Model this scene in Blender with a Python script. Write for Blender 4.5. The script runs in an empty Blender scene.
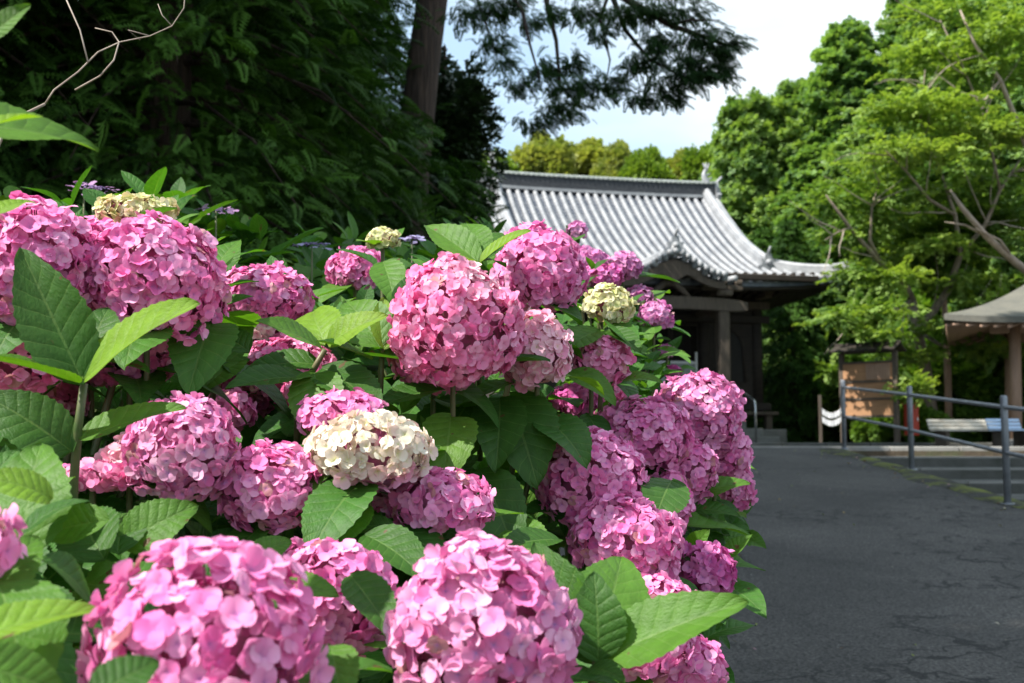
import bpy, math, random
import numpy as np
from mathutils import Vector, Matrix, Euler

random.seed(7)
RNG = np.random.default_rng(11)
R = math.radians
SC = bpy.context.scene
COL = SC.collection

# ------------------------------------------------------------------ camera
FPX = 1100.0
CAM = Vector((0, 0, 1.25))
cam = bpy.data.cameras.new('camera')
cam.sensor_width = 22.3
cam.lens = FPX / 1024 * 22.3
cam.clip_start = 0.05
cam.clip_end = 800
cam.dof.use_dof = True
cam.dof.focus_distance = 1.62
cam.dof.aperture_fstop = 5.6
camo = bpy.data.objects.new('camera', cam)
COL.objects.link(camo)
CROT = Euler((R(90 + 5.02), 0, 0)).to_matrix()
camo.matrix_world = Matrix.Translation(CAM) @ CROT.to_4x4()
SC.camera = camo

# ------------------------------------------------------------------ light
SUN_EL, SUN_AZ = 52, 29            # azimuth: degrees behind due left (-X)
sd = Vector((-math.cos(R(SUN_EL)) * math.cos(R(SUN_AZ)), -math.cos(R(SUN_EL)) * math.sin(R(SUN_AZ)), math.sin(R(SUN_EL))))
sl = bpy.data.lights.new('sun', 'SUN')
sl.energy = 5.0
sl.angle = R(0.6)
sl.color = (1.0, 0.95, 0.87)
slo = bpy.data.objects.new('sun', sl)
slo.rotation_euler = sd.to_track_quat('Z', 'Y').to_euler()
slo.location = (-20, -10, 30)
COL.objects.link(slo)

W = bpy.data.worlds.new('World')
SC.world = W
W.use_nodes = True
nt = W.node_tree
nt.nodes.clear()
sky = nt.nodes.new('ShaderNodeTexSky')
sky.sky_type = 'NISHITA'
sky.sun_disc = False
sky.sun_elevation = R(SUN_EL)
sky.sun_rotation = math.atan2(sd.x, sd.y)
sky.air_density = 1.0
sky.dust_density = 0.6
sky.ozone_density = 0.35
tc = nt.nodes.new('ShaderNodeTexCoord')
mp = nt.nodes.new('ShaderNodeMapping')
mp.inputs['Scale'].default_value = (1.0, 1.0, 2.6)
mp.inputs['Location'].default_value = (1.7, 0.6, 0.4)
nz = nt.nodes.new('ShaderNodeTexNoise')
nz.inputs['Scale'].default_value = 1.7
nz.inputs['Detail'].default_value = 6
nz.inputs['Roughness'].default_value = 0.5
rp = nt.nodes.new('ShaderNodeValToRGB')
rp.color_ramp.elements[0].position = 0.42
rp.color_ramp.elements[0].color = (0.12, 0.12, 0.12, 1)
rp.color_ramp.elements[1].position = 0.60
rp.color_ramp.elements[1].color = (0.95, 0.95, 0.95, 1)
mx = nt.nodes.new('ShaderNodeMix')
mx.data_type = 'RGBA'
mx.inputs['B'].default_value = (4.5, 4.95, 5.2, 1)
bg = nt.nodes.new('ShaderNodeBackground')
bg.inputs['Strength'].default_value = 0.135
wo = nt.nodes.new('ShaderNodeOutputWorld')
L = nt.links.new
L(tc.outputs['Generated'], mp.inputs['Vector'])
L(mp.outputs[0], nz.inputs['Vector'])
L(nz.outputs[0], rp.inputs[0])
L(rp.outputs[0], mx.inputs['Factor'])
mx0 = nt.nodes.new('ShaderNodeMix')
mx0.data_type = 'RGBA'
mx0.inputs['Factor'].default_value = 0.6
mx0.inputs['B'].default_value = (2.6, 3.85, 4.9, 1)
L(sky.outputs[0], mx0.inputs['A'])
L(mx0.outputs['Result'], mx.inputs['A'])
L(mx.outputs['Result'], bg.inputs['Color'])
L(bg.outputs[0], wo.inputs[0])

SC.view_settings.view_transform = 'Standard'
SC.view_settings.look = 'None'
SC.view_settings.gamma = 1
SC.view_settings.exposure = 0.90
SC.view_settings.use_curve_mapping = False
try:
    SC.cycles.max_bounces = 6
    SC.cycles.transparent_max_bounces = 6
    SC.cycles.diffuse_bounces = 3
    SC.cycles.glossy_bounces = 2
    SC.cycles.transmission_bounces = 3
except Exception:
    pass


def P(px, py, d):
    """World point seen at pixel (px, py) whose world Y distance is d."""
    v = CROT @ Vector(((px - 512) / FPX, (341.5 - py) / FPX, -1))
    return CAM + v * (d / v.y)


def proj(p):
    v = CROT.transposed() @ (Vector(p) - CAM)
    if v.z > -0.05:
        return None
    return 512 + FPX * v.x / -v.z, 341.5 - FPX * v.y / -v.z, -v.z


# ------------------------------------------------------------------ materials
def mat(name, col=(0.5, 0.5, 0.5), rough=0.7, metal=0.0, noise=None, bump=None, spec=0.5, coord='Object'):
    m = bpy.data.materials.new(name)
    m.use_nodes = True
    t = m.node_tree
    b = t.nodes['Principled BSDF']
    b.inputs['Base Color'].default_value = (*col, 1)
    b.inputs['Roughness'].default_value = rough
    b.inputs['Metallic'].default_value = metal
    b.inputs['Specular IOR Level'].default_value = spec
    c = t.nodes.new('ShaderNodeTexCoord')
    if noise:
        sc, col2, p0, p1 = noise[:4]
        mpn = t.nodes.new('ShaderNodeMapping')
        if len(noise) > 4:
            mpn.inputs['Scale'].default_value = noise[4]
        n = t.nodes.new('ShaderNodeTexNoise')
        n.inputs['Scale'].default_value = sc
        n.inputs['Detail'].default_value = 6
        n.inputs['Roughness'].default_value = 0.65
        r = t.nodes.new('ShaderNodeValToRGB')
        r.color_ramp.elements[0].position = p0
        r.color_ramp.elements[0].color = (*col, 1)
        r.color_ramp.elements[1].position = p1
        r.color_ramp.elements[1].color = (*col2, 1)
        t.links.new(c.outputs[coord], mpn.inputs[0])
        t.links.new(mpn.outputs[0], n.inputs['Vector'])
        t.links.new(n.outputs[0], r.inputs[0])
        t.links.new(r.outputs[0], b.inputs['Base Color'])
    if bump:
        mpb = t.nodes.new('ShaderNodeMapping')
        if len(bump) > 2:
            mpb.inputs['Scale'].default_value = bump[2]
        n2 = t.nodes.new('ShaderNodeTexNoise')
        n2.inputs['Scale'].default_value = bump[0]
        n2.inputs['Detail'].default_value = 5
        bp = t.nodes.new('ShaderNodeBump')
        bp.inputs['Strength'].default_value = 1
        bp.inputs['Distance'].default_value = bump[1]
        t.links.new(c.outputs[coord], mpb.inputs[0])
        t.links.new(mpb.outputs[0], n2.inputs['Vector'])
        t.links.new(n2.outputs[0], bp.inputs['Height'])
        t.links.new(bp.outputs[0], b.inputs['Normal'])
    return m


def foliage_mat(name, transl=0.35, rough=0.5, spec=0.4, tint=(1.25, 1.3, 0.45), noise_sc=0.0):
    """Diffuse/gloss face plus light passing through; colour from the 'Col' attribute."""
    m = bpy.data.materials.new(name)
    m.use_nodes = True
    t = m.node_tree
    b = t.nodes['Principled BSDF']
    b.inputs['Roughness'].default_value = rough
    b.inputs['Specular IOR Level'].default_value = spec
    a = t.nodes.new('ShaderNodeAttribute')
    a.attribute_name = 'Col'
    t.links.new(a.outputs['Color'], b.inputs['Base Color'])
    tr = t.nodes.new('ShaderNodeBsdfTranslucent')
    mu = t.nodes.new('ShaderNodeMix')
    mu.data_type = 'RGBA'
    mu.blend_type = 'MULTIPLY'
    mu.inputs['Factor'].default_value = 1
    mu.inputs['B'].default_value = (*tint, 1)
    t.links.new(a.outputs['Color'], mu.inputs['A'])
    t.links.new(mu.outputs['Result'], tr.inputs['Color'])
    ms = t.nodes.new('ShaderNodeMixShader')
    ms.inputs[0].default_value = transl
    t.links.new(b.outputs[0], ms.inputs[1])
    t.links.new(tr.outputs[0], ms.inputs[2])
    t.links.new(ms.outputs[0], t.nodes['Material Output'].inputs[0])
    return m


def hydrangea_leaf_mat():
    m = foliage_mat('hydrangea_leaf', 0.36, 0.5, 0.32, (1.6, 1.6, 0.35))
    t = m.node_tree
    N = t.nodes
    b = N['Principled BSDF']
    uv = N.new('ShaderNodeUVMap')
    sep = N.new('ShaderNodeSeparateXYZ')
    t.links.new(uv.outputs[0], sep.inputs[0])

    def M(op, a, b_=None):
        n = N.new('ShaderNodeMath')
        n.operation = op
        for k, v in enumerate((a, b_)):
            if v is None:
                continue
            if isinstance(v, (int, float)):
                n.inputs[k].default_value = v
            else:
                t.links.new(v, n.inputs[k])
        return n.outputs[0]
    u = M('ABSOLUTE', M('SUBTRACT', M('MULTIPLY', sep.outputs[0], 2.0), 1.0))
    w = M('SUBTRACT', sep.outputs[1], M('MULTIPLY', M('POWER', u, 0.8), 0.17))
    f = M('ABSOLUTE', M('SUBTRACT', M('FRACT', M('MULTIPLY', w, 8.5)), 0.5))   # 0.5 at vein
    sidev = M('GREATER_THAN', f, 0.46)
    mid = M('LESS_THAN', u, 0.035)
    vein = M('MAXIMUM', M('MULTIPLY', sidev, 0.55), mid)
    h = M('SUBTRACT', 1.0, M('MULTIPLY', M('POWER', M('MULTIPLY', f, 2.0), 2.2), 1.0))
    midh = M('MINIMUM', M('MULTIPLY', u, 9.0), 1.0)
    hh = M('MULTIPLY', h, midh)
    nz = N.new('ShaderNodeTexNoise')
    nz.inputs['Scale'].default_value = 24
    nz.inputs['Detail'].default_value = 5
    t.links.new(uv.outputs[0], nz.inputs['Vector'])
    hh2 = M('ADD', hh, M('MULTIPLY', nz.outputs[0], 1.5))
    bp = N.new('ShaderNodeBump')
    bp.inputs['Strength'].default_value = 0.75
    bp.inputs['Distance'].default_value = 0.0009
    t.links.new(hh2, bp.inputs['Height'])
    t.links.new(bp.outputs[0], b.inputs['Normal'])
    a = N['Attribute']
    mc = N.new('ShaderNodeMix')
    mc.data_type = 'RGBA'
    t.links.new(M('MULTIPLY', vein, 0.28), mc.inputs['Factor'])
    t.links.new(a.outputs['Color'], mc.inputs['A'])
    mc.inputs['B'].default_value = (0.22, 0.34, 0.10, 1)
    nz2 = N.new('ShaderNodeTexNoise')
    nz2.inputs['Scale'].default_value = 5
    t.links.new(uv.outputs[0], nz2.inputs['Vector'])
    hs = N.new('ShaderNodeHueSaturation')
    t.links.new(mc.outputs['Result'], hs.inputs['Color'])
    t.links.new(M('ADD', M('MULTIPLY', nz2.outputs[0], 0.7), 0.65), hs.inputs['Value'])
    gp = N.new('ShaderNodeTexCoord')
    nz3 = N.new('ShaderNodeTexNoise')
    nz3.inputs['Scale'].default_value = 55
    nz3.inputs['Detail'].default_value = 1
    t.links.new(gp.outputs['Object'], nz3.inputs['Vector'])
    rs_ = N.new('ShaderNodeValToRGB')
    rs_.color_ramp.elements[0].position = 0.735
    rs_.color_ramp.elements[0].color = (0, 0, 0, 1)
    rs_.color_ramp.elements[1].position = 0.76
    rs_.color_ramp.elements[1].color = (1, 1, 1, 1)
    t.links.new(nz3.outputs[0], rs_.inputs[0])
    sp_ = N.new('ShaderNodeMix')
    sp_.data_type = 'RGBA'
    t.links.new(rs_.outputs[0], sp_.inputs['Factor'])
    t.links.new(hs.outputs[0], sp_.inputs['A'])
    sp_.inputs['B'].default_value = (0.12, 0.075, 0.03, 1)
    t.links.new(sp_.outputs['Result'], b.inputs['Base Color'])
    t.links.new(sp_.outputs['Result'], N['Mix'].inputs['A'])
    return m


M_PETAL = foliage_mat('hydrangea_petal', 0.30, 0.55, 0.25, (1.15, 0.95, 1.05))
M_LEAF = hydrangea_leaf_mat()
M_NEEDLE = foliage_mat('cypress_foliage', 0.22, 0.6, 0.2, (1.2, 1.3, 0.5))
M_TREELEAF = foliage_mat('tree_foliage', 0.40, 0.5, 0.3, (1.35, 1.35, 0.45))
M_DARKLEAF = foliage_mat('evergreen_foliage', 0.12, 0.35, 0.5, (1.2, 1.3, 0.5))
M_STEM = mat('green_stem', (0.055, 0.10, 0.025), 0.5, noise=(20, (0.16, 0.12, 0.06), 0.35, 0.7))
M_TWIG = mat('dry_twig', (0.42, 0.36, 0.30), 0.8, noise=(15, (0.26, 0.2, 0.16), 0.3, 0.7))
M_BARK = mat('cedar_bark', (0.03, 0.021, 0.016), 0.9, noise=(3, (0.095, 0.062, 0.045), 0.35, 0.7, (8, 8, 0.7)), bump=(5, 0.03, (8, 8, 0.6)))
M_BARK2 = mat('pale_bark', (0.30, 0.24, 0.19), 0.85, noise=(4, (0.15, 0.12, 0.09), 0.35, 0.7, (3, 3, 1)), bump=(10, 0.01, (3, 3, 1)))
M_TILE = mat('rib_tile', (0.34, 0.35, 0.365), 0.5, noise=(3.2, (0.20, 0.21, 0.23), 0.42, 0.72), bump=(14, 0.004))  # white sun highlights on the ribs are put into this paler base colour
M_TILEBED = mat('pan_tile', (0.075, 0.09, 0.12), 0.55, noise=(5, (0.2, 0.21, 0.23), 0.4, 0.7), bump=(9, 0.01))  # kept darker than the ribs, whose colour carries the sun highlights
M_RIDGE = mat('ridge_tile', (0.022, 0.026, 0.034), 0.7, noise=(9, (0.06, 0.064, 0.07), 0.4, 0.75, (1, 1, 5)), bump=(9, 0.01, (1, 1, 6)))
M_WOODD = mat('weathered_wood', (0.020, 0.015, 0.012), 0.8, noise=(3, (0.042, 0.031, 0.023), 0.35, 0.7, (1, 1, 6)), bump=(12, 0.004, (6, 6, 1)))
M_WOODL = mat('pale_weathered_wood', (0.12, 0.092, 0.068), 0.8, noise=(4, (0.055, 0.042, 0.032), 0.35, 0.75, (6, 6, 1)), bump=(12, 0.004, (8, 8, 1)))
M_WOODT = mat('tan_wood', (0.44, 0.23, 0.11), 0.7, noise=(3, (0.28, 0.15, 0.075), 0.35, 0.75, (1, 1, 8)), bump=(12, 0.003, (1, 1, 8)))
M_WOODP = mat('pinkish_wood', (0.42, 0.27, 0.19), 0.7, noise=(3, (0.30, 0.19, 0.13), 0.35, 0.75, (6, 6, 1)))
M_STONE = mat('stone', (0.24, 0.235, 0.22), 0.85, noise=(3, (0.17, 0.17, 0.155), 0.35, 0.7), bump=(25, 0.006))
M_CONC = mat('concrete', (0.11, 0.108, 0.10), 0.9, noise=(2.5, (0.045, 0.048, 0.038), 0.35, 0.7), bump=(30, 0.004))
M_CONCL = mat('worn_concrete_edge', (0.28, 0.27, 0.25), 0.85, noise=(3, (0.16, 0.155, 0.14), 0.4, 0.75), bump=(30, 0.003))
M_STEEL = mat('galvanised_steel', (0.30, 0.315, 0.34), 0.5, 0.3, noise=(8, (0.18, 0.19, 0.21), 0.35, 0.7), bump=(60, 0.0006))
M_STAIN = mat('polished_steel', (0.62, 0.63, 0.65), 0.25, 0.9)
M_WHITE = mat('white_paper', (0.80, 0.80, 0.80), 0.7)
M_WHITEW = mat('weathered_white_paint', (0.62, 0.58, 0.50), 0.7, noise=(6, (0.42, 0.36, 0.28), 0.45, 0.7), bump=(30, 0.002))
M_RED = mat('red_paint', (0.55, 0.05, 0.02), 0.45, noise=(5, (0.42, 0.045, 0.02), 0.4, 0.7))
M_BLUE = mat('pale_blue_plastic', (0.45, 0.58, 0.75), 0.5)
M_COPPER = mat('shingle_roof', (0.14, 0.135, 0.11), 0.75, noise=(4, (0.10, 0.10, 0.085), 0.35, 0.7), bump=(12, 0.01))
M_DARK = mat('painted_dark_opening', (0.02, 0.018, 0.016), 0.8, noise=(4, (0.03, 0.026, 0.022), 0.4, 0.7))  # near-black colour puts the gloom of an unlit interior onto solid plates
M_SOIL = mat('soil', (0.075, 0.055, 0.035), 0.95, noise=(1.2, (0.05, 0.065, 0.025), 0.42, 0.6), bump=(6, 0.04))
M_PLAZA = mat('packed_gravel', (0.13, 0.12, 0.10), 0.95, noise=(1.5, (0.08, 0.075, 0.062), 0.35, 0.7), bump=(40, 0.01))
M_MOSS = mat('moss', (0.035, 0.034, 0.028), 0.95, noise=(3.5, (0.13, 0.15, 0.018), 0.47, 0.62), bump=(30, 0.02))
M_LITTER = foliage_mat('fallen_petals', 0.1, 0.8, 0.1)


def asphalt():
    m = mat('asphalt', (0.05, 0.05, 0.052), 0.85)
    t = m.node_tree
    N = t.nodes
    b = N['Principled BSDF']
    c = N.new('ShaderNodeTexCoord')

    def noise(s, d=5, r=0.6):
        n = N.new('ShaderNodeTexNoise')
        n.inputs['Scale'].default_value = s
        n.inputs['Detail'].default_value = d
        n.inputs['Roughness'].default_value = r
        t.links.new(c.outputs['Object'], n.inputs['Vector'])
        return n.outputs[0]

    def ramp(src, p0, c0, p1, c1):
        r = N.new('ShaderNodeValToRGB')
        r.color_ramp.elements[0].position = p0
        r.color_ramp.elements[0].color = (*c0, 1)
        r.color_ramp.elements[1].position = p1
        r.color_ramp.elements[1].color = (*c1, 1)
        t.links.new(src, r.inputs[0])
        return r.outputs[0]

    def mix(f, a, b_, mode='MIX'):
        n = N.new('ShaderNodeMix')
        n.data_type = 'RGBA'
        n.blend_type = mode
        if isinstance(f, float):
            n.inputs['Factor'].default_value = f
        else:
            t.links.new(f, n.inputs['Factor'])
        for k, v in (('A', a), ('B', b_)):
            if isinstance(v, tuple):
                n.inputs[k].default_value = (*v, 1)
            else:
                t.links.new(v, n.inputs[k])
        return n.outputs['Result']
    base = ramp(noise(0.9), 0.35, (0.034, 0.033, 0.032), 0.66, (0.078, 0.074, 0.070))
    grit = ramp(noise(70, 4, 0.75), 0.40, (0.30, 0.30, 0.30), 0.64, (2.0, 1.95, 1.9))
    base = mix(1.0, base, grit, 'MULTIPLY')
    sp = ramp(noise(38, 2), 0.70, (0, 0, 0), 0.75, (1, 1, 1))
    base = mix(sp, base, (0.20, 0.19, 0.18))
    # cracks: only where a broad mask lets them
    v = N.new('ShaderNodeTexVoronoi')
    v.feature = 'DISTANCE_TO_EDGE'
    v.inputs['Scale'].default_value = 2.6
    ad = N.new('ShaderNodeVectorMath')
    ad.operation = 'ADD'
    nn = N.new('ShaderNodeTexNoise')
    nn.inputs['Scale'].default_value = 7
    nn.inputs['Detail'].default_value = 4
    t.links.new(c.outputs['Object'], nn.inputs['Vector'])
    sc = N.new('ShaderNodeVectorMath')
    sc.operation = 'SCALE'
    sc.inputs['Scale'].default_value = 0.35
    t.links.new(nn.outputs['Color'], sc.inputs[0])
    t.links.new(c.outputs['Object'], ad.inputs[0])
    t.links.new(sc.outputs[0], ad.inputs[1])
    t.links.new(ad.outputs[0], v.inputs['Vector'])
    cr = ramp(v.outputs['Distance'], 0.018, (1, 1, 1), 0.045, (0, 0, 0))
    msk = ramp(noise(0.8, 3), 0.50, (0, 0, 0), 0.56, (1, 1, 1))
    cm = mix(1.0, cr, msk, 'MULTIPLY')
    base = mix(cm, base, (0.012, 0.012, 0.012))
    t.links.new(base, b.inputs['Base Color'])
    bp = N.new('ShaderNodeBump')
    bp.inputs['Distance'].default_value = 0.008
    bp.inputs['Strength'].default_value = 0.9
    t.links.new(noise(65, 4, 0.7), bp.inputs['Height'])
    t.links.new(bp.outputs[0], b.inputs['Normal'])
    return m


M_ASPH = asphalt()


# ------------------------------------------------------------------ object helpers
def tag(o, label=None, cat=None, group=None, kind=None):
    if label:
        o['label'] = label
    if cat:
        o['category'] = cat
    if group:
        o['group'] = group
    if kind:
        o['kind'] = kind
    return o


def thing(name, label, cat, loc=(0, 0, 0), rz=0, group=None):
    o = bpy.data.objects.new(name, None)
    COL.objects.link(o)
    o.empty_display_size = 0.2
    o.location = loc
    o.rotation_euler = (0, 0, rz)
    return tag(o, label, cat, group)


def link(name, me, parent=None, m=None, world=False):
    """link mesh object; world=True: the mesh is in world coordinates, keep it there."""
    o = bpy.data.objects.new(name, me)
    COL.objects.link(o)
    if m and not me.materials:
        me.materials.append(m)
    if parent:
        o.parent = parent
        if world:
            chain = Matrix.Identity(4)
            q = parent
            while q:
                chain = Matrix.LocRotScale(q.location, q.rotation_euler, q.scale) @ chain
                q = q.parent
            o.matrix_basis = chain.inverted()
    return o


class MB:
    def __init__(s):
        s.v = []
        s.f = []
        s.sm = []

    def add(s, vs, fs, smooth=False):
        n = len(s.v)
        s.v += [tuple(v) for v in vs]
        s.f += [tuple(n + i for i in f) for f in fs]
        s.sm += [smooth] * len(fs)
        return s

    def box(s, c, d, rz=0, rx=0, ch=0.0):
        M = Matrix.Translation(c) @ Matrix.Rotation(rz, 4, 'Z') @ Matrix.Rotation(rx, 4, 'X')
        x, y, z = (k / 2 for k in d)
        ch = min(ch, x * 0.45, y * 0.45, z * 0.45)
        if ch <= 0:
            vs = [M @ Vector((i * x, j * y, k * z)) for k in (-1, 1) for j in (-1, 1) for i in (-1, 1)]
            fs = [(0, 2, 3, 1), (4, 5, 7, 6), (0, 1, 5, 4), (2, 6, 7, 3), (0, 4, 6, 2), (1, 3, 7, 5)]
            return s.add(vs, fs)
        import bmesh
        bm = bmesh.new()
        bmesh.ops.create_cube(bm, size=1)
        for v in bm.verts:
            v.co = Vector((v.co.x * 2 * x, v.co.y * 2 * y, v.co.z * 2 * z))
        bmesh.ops.bevel(bm, geom=bm.edges[:], offset=ch, segments=1, affect='EDGES')
        bm.verts.ensure_lookup_table()
        vs = [M @ v.co for v in bm.verts]
        fs = [tuple(v.index for v in f.verts) for f in bm.faces]
        bm.free()
        return s.add(vs, fs)

    def tube(s, pts, rad, n=8, cap=True, half=False):
        pts = [Vector(p) for p in pts]
        m = len(pts)
        if not hasattr(rad, '__len__'):
            rad = [rad] * m
        vs = []
        up = Vector((0, 0, 1))
        prev = None
        for i, p in enumerate(pts):
            t = (pts[min(i + 1, m - 1)] - pts[max(i - 1, 0)])
            if t.length < 1e-9:
                t = Vector((0, 0, 1))
            t.normalize()
            if prev is None:
                a = t.cross(up)
                if a.length < 0.05:
                    a = t.cross(Vector((1, 0, 0)))
            else:
                a = prev - t * prev.dot(t)
            a.normalize()
            prev = a
            b = a.cross(t)
            for k in range(n):
                w = 2 * math.pi * k / n
                vs.append(p + (a * math.cos(w) + b * math.sin(w)) * rad[i])
        fs = []
        for i in range(m - 1):
            for k in range(n):
                fs.append((i * n + k, i * n + (k + 1) % n, (i + 1) * n + (k + 1) % n, (i + 1) * n + k))
        if cap:
            fs.append(tuple(range(n - 1, -1, -1)))
            fs.append(tuple((m - 1) * n + k for k in range(n)))
        return s.add(vs, fs, True)

    def grid(s, fn, nu, nv, smooth=True):
        vs = [fn(i / nu, j / nv) for j in range(nv + 1) for i in range(nu + 1)]
        fs = [(j * (nu + 1) + i, j * (nu + 1) + i + 1, (j + 1) * (nu + 1) + i + 1, (j + 1) * (nu + 1) + i)
              for j in range(nv) for i in range(nu)]
        return s.add(vs, fs, smooth)

    def build(s, name, m, parent=None, world=False):
        me = bpy.data.meshes.new(name)
        me.from_pydata(s.v, [], s.f)
        me.polygons.foreach_set('use_smooth', s.sm)
        me.update()
        return link(name, me, parent, m, world)


def np_mesh(name, V, F, col=None, uv=None, smooth=True):
    """V (n,3); F (k,m) all same size; col (n,3); uv (n,2) per vertex."""
    V = np.ascontiguousarray(V, dtype=np.float32)
    F = np.ascontiguousarray(F, dtype=np.int32)
    me = bpy.data.meshes.new(name)
    me.vertices.add(len(V))
    me.vertices.foreach_set('co', V.ravel())
    k, m = F.shape
    me.loops.add(k * m)
    me.loops.foreach_set('vertex_index', F.ravel())
    me.polygons.add(k)
    me.polygons.foreach_set('loop_start', np.arange(0, k * m, m, dtype=np.int32))
    me.polygons.foreach_set('loop_total', np.full(k, m, dtype=np.int32))
    me.polygons.foreach_set('use_smooth', np.full(k, smooth, dtype=bool))
    me.update(calc_edges=True)
    if col is not None:
        a = me.attributes.new('Col', 'FLOAT_COLOR', 'POINT')
        c = np.ones((len(V), 4), dtype=np.float32)
        c[:, :3] = np.clip(col, 0, 1)
        a.data.foreach_set('color', c.ravel())
    if uv is not None:
        u = me.uv_layers.new(name='UVMap')
        u.data.foreach_set('uv', np.ascontiguousarray(uv[F.ravel()], dtype=np.float32).ravel())
    me.validate()
    return me


def norm(a):
    return a / np.maximum(np.linalg.norm(a, axis=-1, keepdims=True), 1e-9)


def scatter(tv, tf, pos, X, Y, Z, s):
    """copies of template (tv, tf) at pos with axes X, Y, Z and scale s"""
    s = np.asarray(s).reshape(-1, 1, 1)
    V = pos[:, None, :] + s * (tv[None, :, 0:1] * X[:, None, :] + tv[None, :, 1:2] * Y[:, None, :] + tv[None, :, 2:3] * Z[:, None, :])
    n, m = len(pos), len(tv)
    F = tf[None, :, :] + (np.arange(n) * m)[:, None, None]
    return V.reshape(-1, 3), F.reshape(-1, tf.shape[1])


def frames(d, up, jit=0.0):
    """Y axis along d, Z near up"""
    d = norm(d + RNG.normal(0, jit, d.shape))
    up = up + RNG.normal(0, jit, d.shape)
    X = norm(np.cross(d, up))
    Z = np.cross(X, d)
    return X, d, Z


# ------------------------------------------------------------------ ground
SLOPE = 0.078
YC = 14.3
ZP = SLOPE * YC            # plaza level 1.115


def ramp_z(y):
    return SLOPE * min(max(y, -8), YC)


def hill(x, y):
    h = 0
    d = (x - 13) * 0.75 + (y - 26) * 0.45
    if d > 0:
        h += min(d * 0.42, 9)
    d2 = y - 36
    if d2 > 0:
        h += min(d2 * 0.25, 7)
    d3 = (-x - 6)
    if d3 > 0 and y > 3:
        h += min(d3 * 0.25, 4)
    return h


def terrain():
    b = MB()
    xs = [-400, -200, -100, -60, -40, -30, -22, -16, -12, -9, -7, -5, -3.5, -2, -1, 0, 0.5, 4.2, 4.25, 6, 8, 9.4, 11, 13, 15, 18, 22, 27, 33, 40, 52, 70, 110, 200, 400]
    ys = [-400, -150, -60, -30, -15, -8, -4, 0, 2, 4, 6, 8, 10, 12, 14.28, 14.3, 17, 20, 23, 26, 29, 32, 36, 40, 45, 50, 56, 64, 75, 100, 160, 300, 600]
    vs = []
    for y in ys:
        for x in xs:
            z = ramp_z(y) - 0.03
            if x > 4.22 and x < 9.3 and y < 14.29:
                z -= 0.22
            if x <= 0.4 and y < 14:
                z += 0.06
            vs.append((x, y, z + hill(x, y) + (0.15 * math.sin(x * 1.3) * math.cos(y * 0.9) if hill(x, y) > 0.3 else 0)))
    n = len(xs)
    fs = [(j * n + i, j * n + i + 1, (j + 1) * n + i + 1, (j + 1) * n + i) for j in range(len(ys) - 1) for i in range(n - 1)]
    b.add(vs, fs, False)
    return tag(b.build('ground', M_SOIL), kind='structure')


terrain()

# sloping road as a slab with real sides
b = MB()


def road_fn(u, v):
    x0, x1 = 0.25, 4.12 + 0.05 * math.sin(v * 23)
    y = -6 + v * (YC + 6 - 0.02)
    return (x0 + u * (x1 - x0), y, ramp_z(y) + 0.012)


b.grid(road_fn, 4, 60, False)
n0 = len(b.v)
for j in range(60):
    a, c = b.v[j * 5 + 4], b.v[(j + 1) * 5 + 4]
    k = len(b.v)
    b.v += [a, c, (c[0], c[1], c[2] - 0.3), (a[0], a[1], a[2] - 0.3)]
    b.f.append((k, k + 3, k + 2, k + 1))
    b.sm.append(False)
tag(b.build('road', M_ASPH), kind='structure')

# plaza
b = MB()
b.grid(lambda u, v: (-3 + u * 13, YC + 0.28 + v * 20, ZP + 0.006), 4, 6, False)
tag(b.build('plaza', M_PLAZA), kind='structure')

# pale stone edging where ramp meets plaza
b = MB()
x = -0.5
while x < 9.3:
    w = 0.9
    b.box((x + w / 2, YC + 0.14, ZP - 0.06), (w - 0.012, 0.26, 0.17 + 0.004 * math.sin(x * 7)), ch=0.01)
    x += w
tag(b.build('kerb', M_CONCL), kind='structure')

# broad steps right of the railing
b = MB()
nose = MB()
ys = [4.4, 5.6, 6.8, 8.0, 9.25, 10.4, 11.6, 12.9, YC]
for i in range(8):
    z = SLOPE * ys[i] + 0.02
    y0, y1 = ys[i], ys[i + 1]
    b.box((6.77, (y0 + y1) / 2, z - 0.21), (4.98, y1 - y0 - 0.002, 0.40), ch=0.006)
    nose.box((6.77, y0 + 0.03, z + 0.002), (4.96, 0.05, 0.012))
tag(b.build('steps', M_CONC), kind='structure')
tag(nose.build('step_edging', M_CONCL), kind='structure')

# mossy verge between road and steps
b = MB()


def verge(u, v):
    y = 4.2 + v * 9.8
    e = 0.5 + 0.5 * math.sin(y * 3.1) * math.sin(y * 1.3)
    return (4.02 - 0.2 * e + u * (0.18 + 0.2 * e), y, ramp_z(y) + 0.014 + 0.03 * math.sin(math.pi * min(u, 0.9)) * (0.6 + 0.4 * math.sin(y * 9)))


b.grid(verge, 6, 80)
tag(b.build('moss_verge', M_MOSS), kind='structure')

# ------------------------------------------------------------------ railing
YPOST = [14.1, 11.6, 9.0, 6.4]
rl = thing('handrail_fence', 'grey steel pipe railing with two rails along the right edge of the sloping road', 'railing', (4.14, 14.1, ramp_z(14.1)))
tops = []
for i, y in enumerate(YPOST):
    x = 4.19 if i else 4.24
    if i == 2:
        x = 4.02
    if i == 3:
        x = 4.0
    z0 = ramp_z(y) - 0.02
    p = MB()
    p.tube([(x, y, z0), (x, y, z0 + 0.90), (x, y, z0 + 0.915)], [0.029, 0.029, 0.022], 14)
    p.tube([(x, y, z0 + 0.02), (x, y, z0 + 0.045)], 0.055, 14)
    p.build('post', M_STEEL, rl, True)
    tops.append(Vector((x, y, z0)))
for h in (0.82, 0.45):
    p = MB()
    p.tube([t + Vector((0, 0, h)) for t in tops], 0.0185, 12)
    p.build('rail', M_STEEL, rl, True)

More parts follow.
